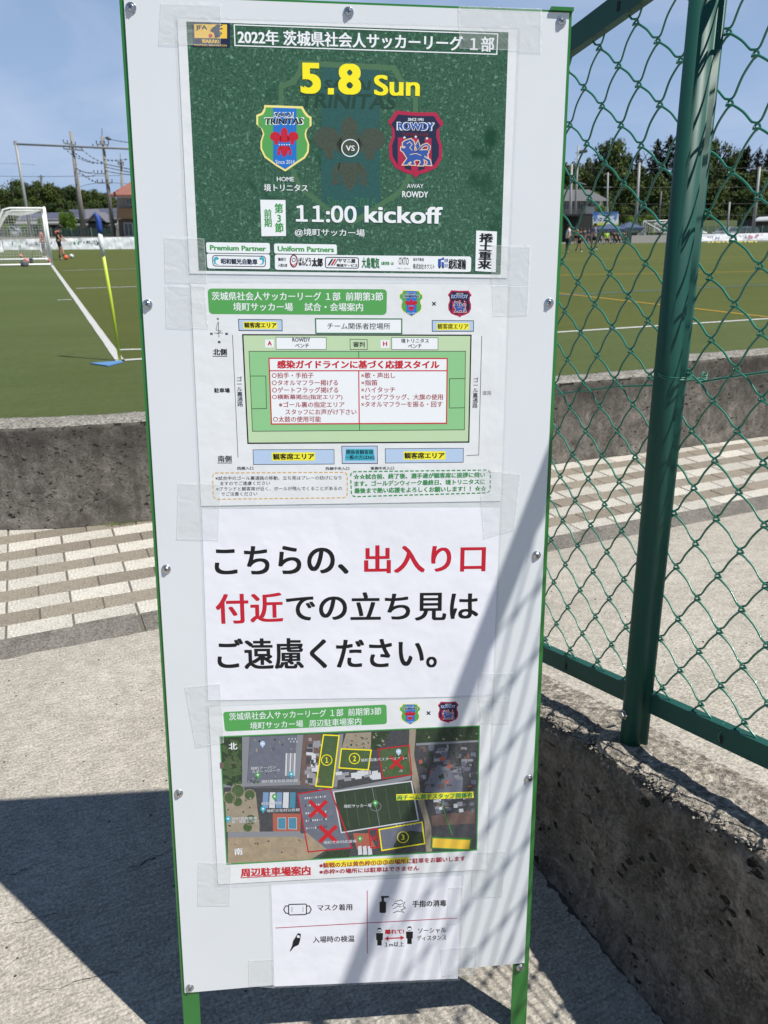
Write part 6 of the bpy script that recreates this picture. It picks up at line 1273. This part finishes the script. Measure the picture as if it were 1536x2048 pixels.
# parked cars beyond the banner
def car(x, D, col, lab, face, mini=False):
    b = Gd(x, D); b[2] = .02; F = nrm(np.array([*face[:2], 0])); Sx = np.cross(F, ZUP); t = thing('parked_car', lab, 'car', b); mc = mat('carpaint_%.2f' % col[0], col, .25, .3, coat=.8)
    prof = [(-2.05, .35), (-2.1, .75), (-1.98, .98), (-1.55, 1.42), (-.2, 1.52), (.55, 1.40), (1.15, .98), (1.95, .85), (2.12, .60), (2.08, .32)]
    if mini: prof = [(-1.65, .35), (-1.7, .9), (-1.6, 1.5), (-1.2, 1.66), (.4, 1.62), (1.0, 1.12), (1.6, .95), (1.7, .6), (1.66, .32)]
    W = .80
    mb = MB(); n = len(prof)
    for s_, w in ((-1, W), (1, W)): pass
    ring_ = []
    for w, k in ((-W, .96), (-W * .98, 1.0), (W * .98, 1.0), (W, .96)): ring_.append([b + F * px * (k if abs(w) == W else 1) + Sx * (w if pz < 1.05 else w * .82) + ZUP * pz for px, pz in prof])
    vs = [p for r_ in ring_ for p in r_]; fs = [(i * n + j, i * n + (j + 1) % n, (i + 1) * n + (j + 1) % n, (i + 1) * n + j) for i in range(3) for j in range(n)] + [tuple(range(n)), tuple(range(4 * n - 1, 3 * n - 1, -1))]
    mb.add(vs, fs); fix_normals(mb.build('body', mc, t))
    gl_ = [q for q in prof if q[1] >= .95][0:6]
    for s_ in (-1, 1):
        mb = MB(); pts = [(px * .90 - .02, pz - .06 if pz > 1.2 else pz + .03) for px, pz in gl_]; mb.extrude([b + F * px + Sx * s_ * (W * (.835 if pz > 1.05 else .93) + .03) + ZUP * pz for px, pz in pts], Sx * s_ * .01); fix_normals(mb.build('side_window', M_glass, t))
        for wx in (-1.25, 1.3) if not mini else (-1.05, 1.1):
            c = b + F * wx + Sx * s_ * (W - .02) + [0, 0, .31]; mb = MB(); mb.add(*lathe(c - Sx * s_ * .1, Sx * s_, [(.31, 0), (.31, .13), (.2, .135)], 18)); w_ = mb.build('wheel', mat('tyre', (.02, .02, .02), .8), t); mb = MB(); mb.add(*lathe(c + Sx * s_ * .03, Sx * s_, [(.19, 0), (.17, .02), (.04, .01)], 12)); mb.build('rim', M_galv, w_)
        mb = MB(); mb.ball(b + F * (prof[-2][0] - .08) + Sx * s_ * .58 + [0, 0, .72], 1, 10, 6, (.12, .12, .09)); mb.build('headlight', mat('lamp_clear', (.7, .72, .75), .1), t)
    fr = [q for q in prof if q[0] > .3 and q[1] > .95]; a, c = (fr[0], fr[1]); mb = MB(); mb.extrude([b + F * a[0] + Sx * -.58 + ZUP * (a[1] + .012), b + F * a[0] + Sx * .58 + ZUP * (a[1] + .012), b + F * (c[0] - .05) + Sx * .68 + ZUP * (c[1] + .035), b + F * (c[0] - .05) + Sx * -.68 + ZUP * (c[1] + .035)], (0, 0, -.01)); fix_normals(mb.build('windscreen', M_glass, t))
car(1455, 106, (.62, .63, .65), 'white-silver parked car left of the short shed with corrugated roof', -RT * .8 - fh * .6); car(1497, 107, (.10, .11, .12), 'dark grey parked car beside the lamp pole', -RT * .7 - fh * .7)
car(4, 110, (.45, .47, .5), 'silver parked car seen through the left goal net', RT * .8 - fh * .5); car(26, 112, (.6, .6, .62), 'white parked car behind the left goal', RT * .9 - fh * .3, True)
cs = thing('corrugated_shed', 'small dark shed with sunlit pale corrugated roof at the right edge', 'shed', Gd(1530, 112)); block('wall', [(1513, None), (1580, None), (1580, 438), (1513, 439)], 112, 6, mat('shed_wall', (.06, .055, .05), .9), cs)
_, q = roofslab(cs, [(1508, 440), (1585, 437), (1580, 430), (1518, 434)], 110, 114, mat('corrugated', (.6, .6, .6), .4, .3)); grid_on(cs, q, 12, 1, mat('corrugated', (.6, .6, .6), .4, .3), .2, 'roof_sheet')
# green mesh fences far away
M_gm = film('green_mesh', (.05, .12, .09), .26, .8)
for (xa, xb, yt, D, lab) in ((-20, 262, 456, 100, 'low green mesh fence in front of the nursery buildings, left'), (1400, 1620, 452, 103, 'low green mesh fence behind the right banner'), (1186, 1300, 446, 94, 'green mesh fence behind the two blue tents')):
    t = thing('fence', lab, 'fence', Gd(xa, D)); mb = MB(); mb.extrude([Gd(xa, D), Gd(xb, D), far(xb, yt, D), far(xa, yt, D)], fh * .01); mb.build('mesh_panel', M_gm, t); x = xa
    while x <= xb: mb = MB(); mb.bar(Gd(x, D - .05), far(x, yt - 1, D - .05), .06, .06, up=fh); mb.build('post', M_galv, t); x += (xb - xa) / 14

# ================================================================== TREES
def leafmat(name, a, b, c):
    m = bpy.data.materials.new(name); m.use_nodes = True; N_, K = nodes(m); p = N_['Principled BSDF']; p.inputs['Roughness'].default_value = .65; p.inputs['Specular IOR Level'].default_value = .2
    g = N_.new('ShaderNodeNewGeometry'); oi = N_.new('ShaderNodeObjectInfo'); n = N_.new('ShaderNodeTexNoise'); n.inputs['Scale'].default_value = .9; n.inputs['Detail'].default_value = 3; t = N_.new('ShaderNodeTexCoord'); K.new(t.outputs['Object'], n.inputs['Vector'])
    mx_ = N_.new('ShaderNodeMixRGB'); mx_.inputs[1].default_value = (*a, 1); mx_.inputs[2].default_value = (*b, 1); r = N_.new('ShaderNodeMapRange'); r.inputs[1].default_value = .35; r.inputs[2].default_value = .65; K.new(n.outputs['Fac'], r.inputs[0]); K.new(r.outputs[0], mx_.inputs[0])
    m2 = N_.new('ShaderNodeMixRGB'); m2.inputs[2].default_value = (*c, 1); r2 = N_.new('ShaderNodeMapRange'); r2.inputs[1].default_value = 0; r2.inputs[2].default_value = 1; r2.inputs[3].default_value = 0; r2.inputs[4].default_value = .5; K.new(oi.outputs['Random'], r2.inputs[0]); K.new(r2.outputs[0], m2.inputs[0]); K.new(mx_.outputs[0], m2.inputs[1]); K.new(m2.outputs[0], p.inputs['Base Color'])
    return m
M_lf = leafmat('leaf_broad', (.020, .040, .010), (.075, .108, .018), (.070, .090, .016)); M_lc = leafmat('leaf_conifer', (.020, .036, .014), (.040, .062, .022), (.048, .060, .020)); M_ly = leafmat('leaf_bright', (.09, .16, .018), (.13, .22, .025), (.10, .18, .02))
M_bark = mat('bark', (.09, .07, .05), .9, var=.4, vscale=6)
def crown_broad(seed, n=5200, leaf=.055):
    """crown in a unit box (radius 1, height 0..2): leaf clumps on many overlapping lobes"""
    g = np.random.default_rng(seed); lobes = [(np.array([0, 0, .90]), .60)]
    for k in range(22): q = g.random() * 6.28; z = .30 + 1.50 * g.random(); rr_ = .62 * math.sqrt(max(0.05, 1 - ((z - .95) / 1.05) ** 2)); lobes.append((np.array([math.cos(q) * rr_, math.sin(q) * rr_, z]), .20 + .20 * g.random()))
    mb_v, mb_f = [], []
    for k in range(n):
        c, r = lobes[g.integers(len(lobes))] if g.random() > .12 else lobes[0]; d = g.normal(size=3); d /= np.linalg.norm(d); 
        if d[2] < -.5 and g.random() < .5: d[2] *= -1
        p = c + d * r * (1 - .30 * g.random() ** 2) * (1 + .12 * g.normal()); nn = d + g.normal(size=3) * .55; nn /= np.linalg.norm(nn); u = np.cross(nn, g.normal(size=3)); u /= np.linalg.norm(u); w = np.cross(nn, u); s_ = leaf * (.6 + .8 * g.random())
        b = len(mb_v); mb_v += [tuple(p + u * s_), tuple(p + w * s_ * .6), tuple(p - u * s_), tuple(p - w * s_ * .6)]; mb_f.append((b, b + 1, b + 2, b + 3))
    return mb_v, mb_f
def crown_conifer(seed):
    """tiers of ragged drooping branches, each a spray of needles tufts, sky showing between them near the top"""
    g = np.random.default_rng(seed); v, f = [], []
    for bi in range(230):
        t = (bi + g.random()) / 230; z = .15 + 1.80 * t; q = g.random() * 6.28; L_ = (1 - t) ** .75 * (.70 + .45 * g.random()) * (1 + .25 * math.sin(q * 2 + seed)) + .05
        droop = -.18 + .5 * t; m = int(8 + 20 * L_)
        for k in range(m):
            u = (k + g.random()) / m; c = np.array([math.cos(q) * L_ * u, math.sin(q) * L_ * u, z + droop * .25 * L_ * u - .12 * u * u * (1 - t) + .05 * u ** 3]); c = c + g.normal(size=3) * np.array([.05, .05, .018]) * (1 - .5 * t)
            d = np.array([math.cos(q + g.normal() * .6), math.sin(q + g.normal() * .6), .25 * g.normal()]); d /= np.linalg.norm(d); w = np.cross(d, [g.normal() * .4, g.normal() * .4, 1.0]); w /= np.linalg.norm(w); s_ = .062 * (.5 + g.random()) * (1 - .4 * t)
            b = len(v); v += [tuple(c + d * s_ * 1.4), tuple(c + w * s_ * .6), tuple(c - d * s_), tuple(c - w * s_ * .6)]; f.append((b, b + 1, b + 2, b + 3))
    for k in range(60): z = 1.9 + .12 * g.random(); c = np.array([0.015 * g.normal(), .015 * g.normal(), z]); b = len(v); s_ = .02; v += [tuple(c + [s_, 0, 0]), tuple(c + [0, s_, .03]), tuple(c - [s_, 0, 0]), tuple(c - [0, s_, .03])]; f.append((b, b + 1, b + 2, b + 3))
    return v, f
CM = {}
def cmesh(kind, k, m):
    key = (kind, k, m.name)
    if key not in CM: v, f = crown_broad(k) if kind == 'b' else crown_conifer(k + 50); me = bpy.data.meshes.new('crown'); me.from_pydata(v, [], f); me.materials.append(m); CM[key] = me
    return CM[key]
tm = MB(); tm.tube([(0, 0, 0), (.02, .01, .5), (0, .03, 1.0)], [.035, .026, .014], 8); 
for k in range(5): q = 1.3 * k; tm.tube([(.01, .01, .45 + .1 * k), (.12 * math.cos(q), .12 * math.sin(q), .65 + .09 * k), (.25 * math.cos(q), .25 * math.sin(q), .85 + .07 * k)], [.014, .009, .004], 5)
TRUNK = tm.mesh('trunk', M_bark, True)
def tree(x, ytop, D, wpx, kind, label, m=None, low=.12, group=None, k=None):
    if x > 1000: D += 16
    if kind == 'c': wpx *= 1.75; low = .02
    b = Gd(x, D); top = far(x, ytop, D)[2]; R_ = wpx / 2 / FPX * D * 1.06; m = m or (M_lf if kind == 'b' else M_lc); k = random.randrange(5) if k is None else k
    t = thing('pine_tree' if kind == 'c' else 'tree', label, 'tree', b, group); c = link('crown', cmesh(kind, k, m), t, (0, 0, top * low)); c.scale = (R_, R_, top * (1 - low) / (2.0 if kind == 'c' else 1.93)); c.rotation_euler = (0, 0, random.random() * 6.28)
    tr = link('trunk', TRUNK, t); tr.scale = (top * .6, top * .6, top * .9)
LT = [(-25, 380, 60), (2, 381, 46), (18, 378, 40), (36, 374, 44), (52, 368, 44), (72, 364, 52), (94, 365, 50), (112, 372, 46), (128, 374, 44), (144, 377, 40), (158, 380, 40), (172, 379, 36), (188, 379, 38), (204, 386, 36), (220, 394, 40), (240, 397, 44)]
ORD = ['first', 'second', 'third', 'fourth', 'fifth', 'sixth', 'seventh', 'eighth', 'ninth', 'tenth', 'eleventh', 'twelfth', 'thirteenth', 'fourteenth', 'fifteenth', 'sixteenth', 'seventeenth', 'eighteenth']
words = ['broad', 'rounded', 'dense', 'ragged', 'low', 'dark', 'leafy', 'full']
for i, (x, y, w) in enumerate(LT): tree(x, y, 175 + (i * 37) % 22, w * 1.15, 'b', ORD[i] + ' broad dark tree from the left in the skyline behind the solar-roofed buildings', group='trees of the left-hand wood')
for i in range(15): tree(-20 + 19 * i, 398 + (i * 13) % 17, 158 + (i * 7) % 9, 46, 'b', ORD[i] + ' tree from the left in the middle row of the left-hand wood', group='front trees of the left-hand wood')
for i in range(13): tree(-20 + 22 * i, 428 + (i * 11) % 9, 140 + (i * 7) % 6, 44, 'b', ORD[i] + ' low shrubby tree from the left at the foot of the left-hand wood', group='undergrowth trees of the left-hand wood')
tree(137, 423, 104, 36, 'b', 'small bright green round tree between the goal and the leaning pole', M_ly, .25, k=1)
tree(82, 437, 108, 16, 'b', 'tiny yellowish garden tree seen through the goal net', M_ly, .2, k=2)
for x in (50, 8): tree(x, 448, 107, 26, 'b', 'low yellow-green garden bush seen through the goal net' if x > 20 else 'low yellow-green garden bush at the left edge of the view', M_ly, .02, 'garden bushes behind the goal', 3)
RTR = [(1098, 330, 150, 60, 'b', None), (1140, 328, 150, 50, 'b', None), (1178, 318, 140, 40, 'b', None), (1207, 291, 128, 58, 'b', 'round-crowned tree tallest of the leafy trees beside the board'), (1238, 309, 134, 34, 'b', None), (1262, 305, 150, 30, 'c', 'slim dark conifer between leafy crowns, left of the tall pair'), (1297, 281, 150, 40, 'c', 'dark conifer, left of the tall pair behind the fence post'), (1321, 273, 146, 46, 'c', 'tallest dark conifer left of the fence post'), (1352, 300, 140, 44, 'b', None), (1385, 298, 150, 50, 'b', None),
       (1418, 292, 150, 52, 'b', 'leafy tree half hidden right behind the fence post'), (1446, 300, 148, 46, 'b', 'leafy tree between the fence post and the wide conifer'), (1474, 293, 146, 40, 'c', 'wide dark conifer third right of the fence post'), (1497, 299, 150, 34, 'c', 'ragged conifer between the two tall ones near the right edge'), (1517, 291, 144, 30, 'c', 'narrow conifer beside the right edge of the view'), (1545, 304, 150, 50, 'c', 'dark conifer cut by the right edge of the view'), (1590, 300, 150, 60, 'b', None), (1630, 305, 150, 60, 'c', 'dark conifer beyond the right edge')]
for i, (x, y, D, w, kd, lab) in enumerate(RTR): tree(x, y, D, w * 1.25, kd, lab or ORD[i] + ' tree from the board edge in the upper row of the right-hand wood', group=None if lab else 'upper leafy trees of the right-hand wood')
for i in range(14): tree(1110 + 38 * i, 332 + (i * 17) % 22, 128 + (i * 7) % 8, 74, 'b', ORD[i] + ' leafy tree from the board edge in the middle row of the right-hand wood', group='middle trees of the right-hand wood')
for i in range(16): tree(1095 + 34 * i, 372 + (i * 11) % 18, 118 + (i * 5) % 6, 66, 'b', ORD[i] + ' leafy tree from the board edge in the front row of the right-hand wood', group='front trees of the right-hand wood', low=.02)
for i in range(14): tree(1230 + 26 * i, 412 + (i * 7) % 16, 108 + (i * 5) % 5, 44, 'b', ORD[i] + ' low bush from the tents at the foot of the right-hand wood', group='bushes below the right-hand wood', low=0.0)
for i, x in enumerate((1262, 1281, 1298)): tree(x, 433 + i % 2 * 3, 88, 26, 'b', ORD[i] + ' bright yellow-green bush from the left behind the right-hand blue tent', M_ly, .0, 'bright bushes behind the tents', i)
tree(1196, 415, 86, 30, 'b', 'bright green shrub beside the sponsor banner', M_ly, .0, k=2)
# grassy bank below the wood
mb = MB(); mb.add([Gd(1330, 112), Gd(1620, 112), far(1620, 441, 122), far(1330, 440, 122)], [(0, 1, 2, 3)]); o = mb.build('grass_bank', mat('bank_grass', (.055, .075, .022), .95, var=.4, vscale=1.2)); o['kind'] = 'structure'
# fallen twigs and grit on the concrete floor and the wall top
rr_ = random.Random(11); mb = MB()
for k in range(260):
    x, y = (rr_.uniform(-.6, 1.0), rr_.uniform(.6, 3.2)) if k < 150 else (rr_.uniform(1.32, 3.2), rr_.uniform(.6, 3.2)); z = 0.0 if x < 1.1 else ramp_z(y); r = rr_.uniform(.0015, .0035); mb.ball((x, y, z + r * .5), r, 5, 3, (1.4, 1, .6))
tag(mb.build('grit', mat('grit_dark', (.05, .045, .04), .9)), 'scattered dark grit on the concrete floor', 'grit', kind='stuff')
mb = MB()
for k in range(2000):
    y = rr_.uniform(.2, 3.0); x = 1.130 + abs(rr_.gauss(0, .06)); r = rr_.uniform(.0012, .0040); 
    if x > 1.30: continue
    zt = ramp_z(y) + .004 - (0.028 * max(0, 1 - (x - 1.115) / .03)); mb.ball((x, y, zt - r * .25), r, 6, 4, (1 + rr_.random(), 1, .7))
tag(mb.build('gravel', concrete('aggregate', (.46, .42, .36), (.16, .14, .12), .4, 60, .001, patch=40)), 'exposed aggregate chips along the worn edge of the upstand wall', 'gravel', kind='stuff')

# the rest of the wood and cloth, hidden behind the board and beyond the frame: one far-off mass
g_ = np.random.default_rng(77); V_, F_ = [], []; proto = [crown_broad(300 + k, 1500, .10) for k in range(3)]
for (xa, xb, n, D, hz) in ((345, 1075, 32, 176, 13.5), (345, 1075, 32, 158, 9.5), (345, 1075, 28, 142, 6.5), (-1500, -45, 44, 176, 12), (-1500, -45, 40, 150, 7.5), (1660, 3200, 34, 165, 17), (1660, 3200, 34, 140, 10)):
    for k in range(n):
        x = xa + (xb - xa) * (k + g_.random() * .7) / n; b = Gd(x, D + 10 * g_.random()); h = hz * (.85 + .3 * g_.random()); R_ = 3.6 + 2.2 * g_.random(); a = g_.random() * 6.28; v, f = proto[k % 3]
        v = np.array(v) * [R_, R_, h / 1.93]; v = v @ np.array([[math.cos(a), math.sin(a), 0], [-math.sin(a), math.cos(a), 0], [0, 0, 1]]) + b; o0 = len(V_); V_ += [tuple(p) for p in v]; F_ += [tuple(o0 + i for i in q) for q in f]
me = bpy.data.meshes.new('far_wood'); me.from_pydata(V_, [], F_); me.materials.append(M_lf); tag(link('far_wood', me), 'far-off wood continuing behind the board and beyond both sides of the view', 'wood', kind='stuff')
banner(262, 700, 498, 495, 474, 470, 'white advertising cloth along the far side, stretch hidden by the board', [(.1, .3, .3, .7, 'navy', 30), (.5, .8, .3, .7, 'green', 40)], 12, 60)
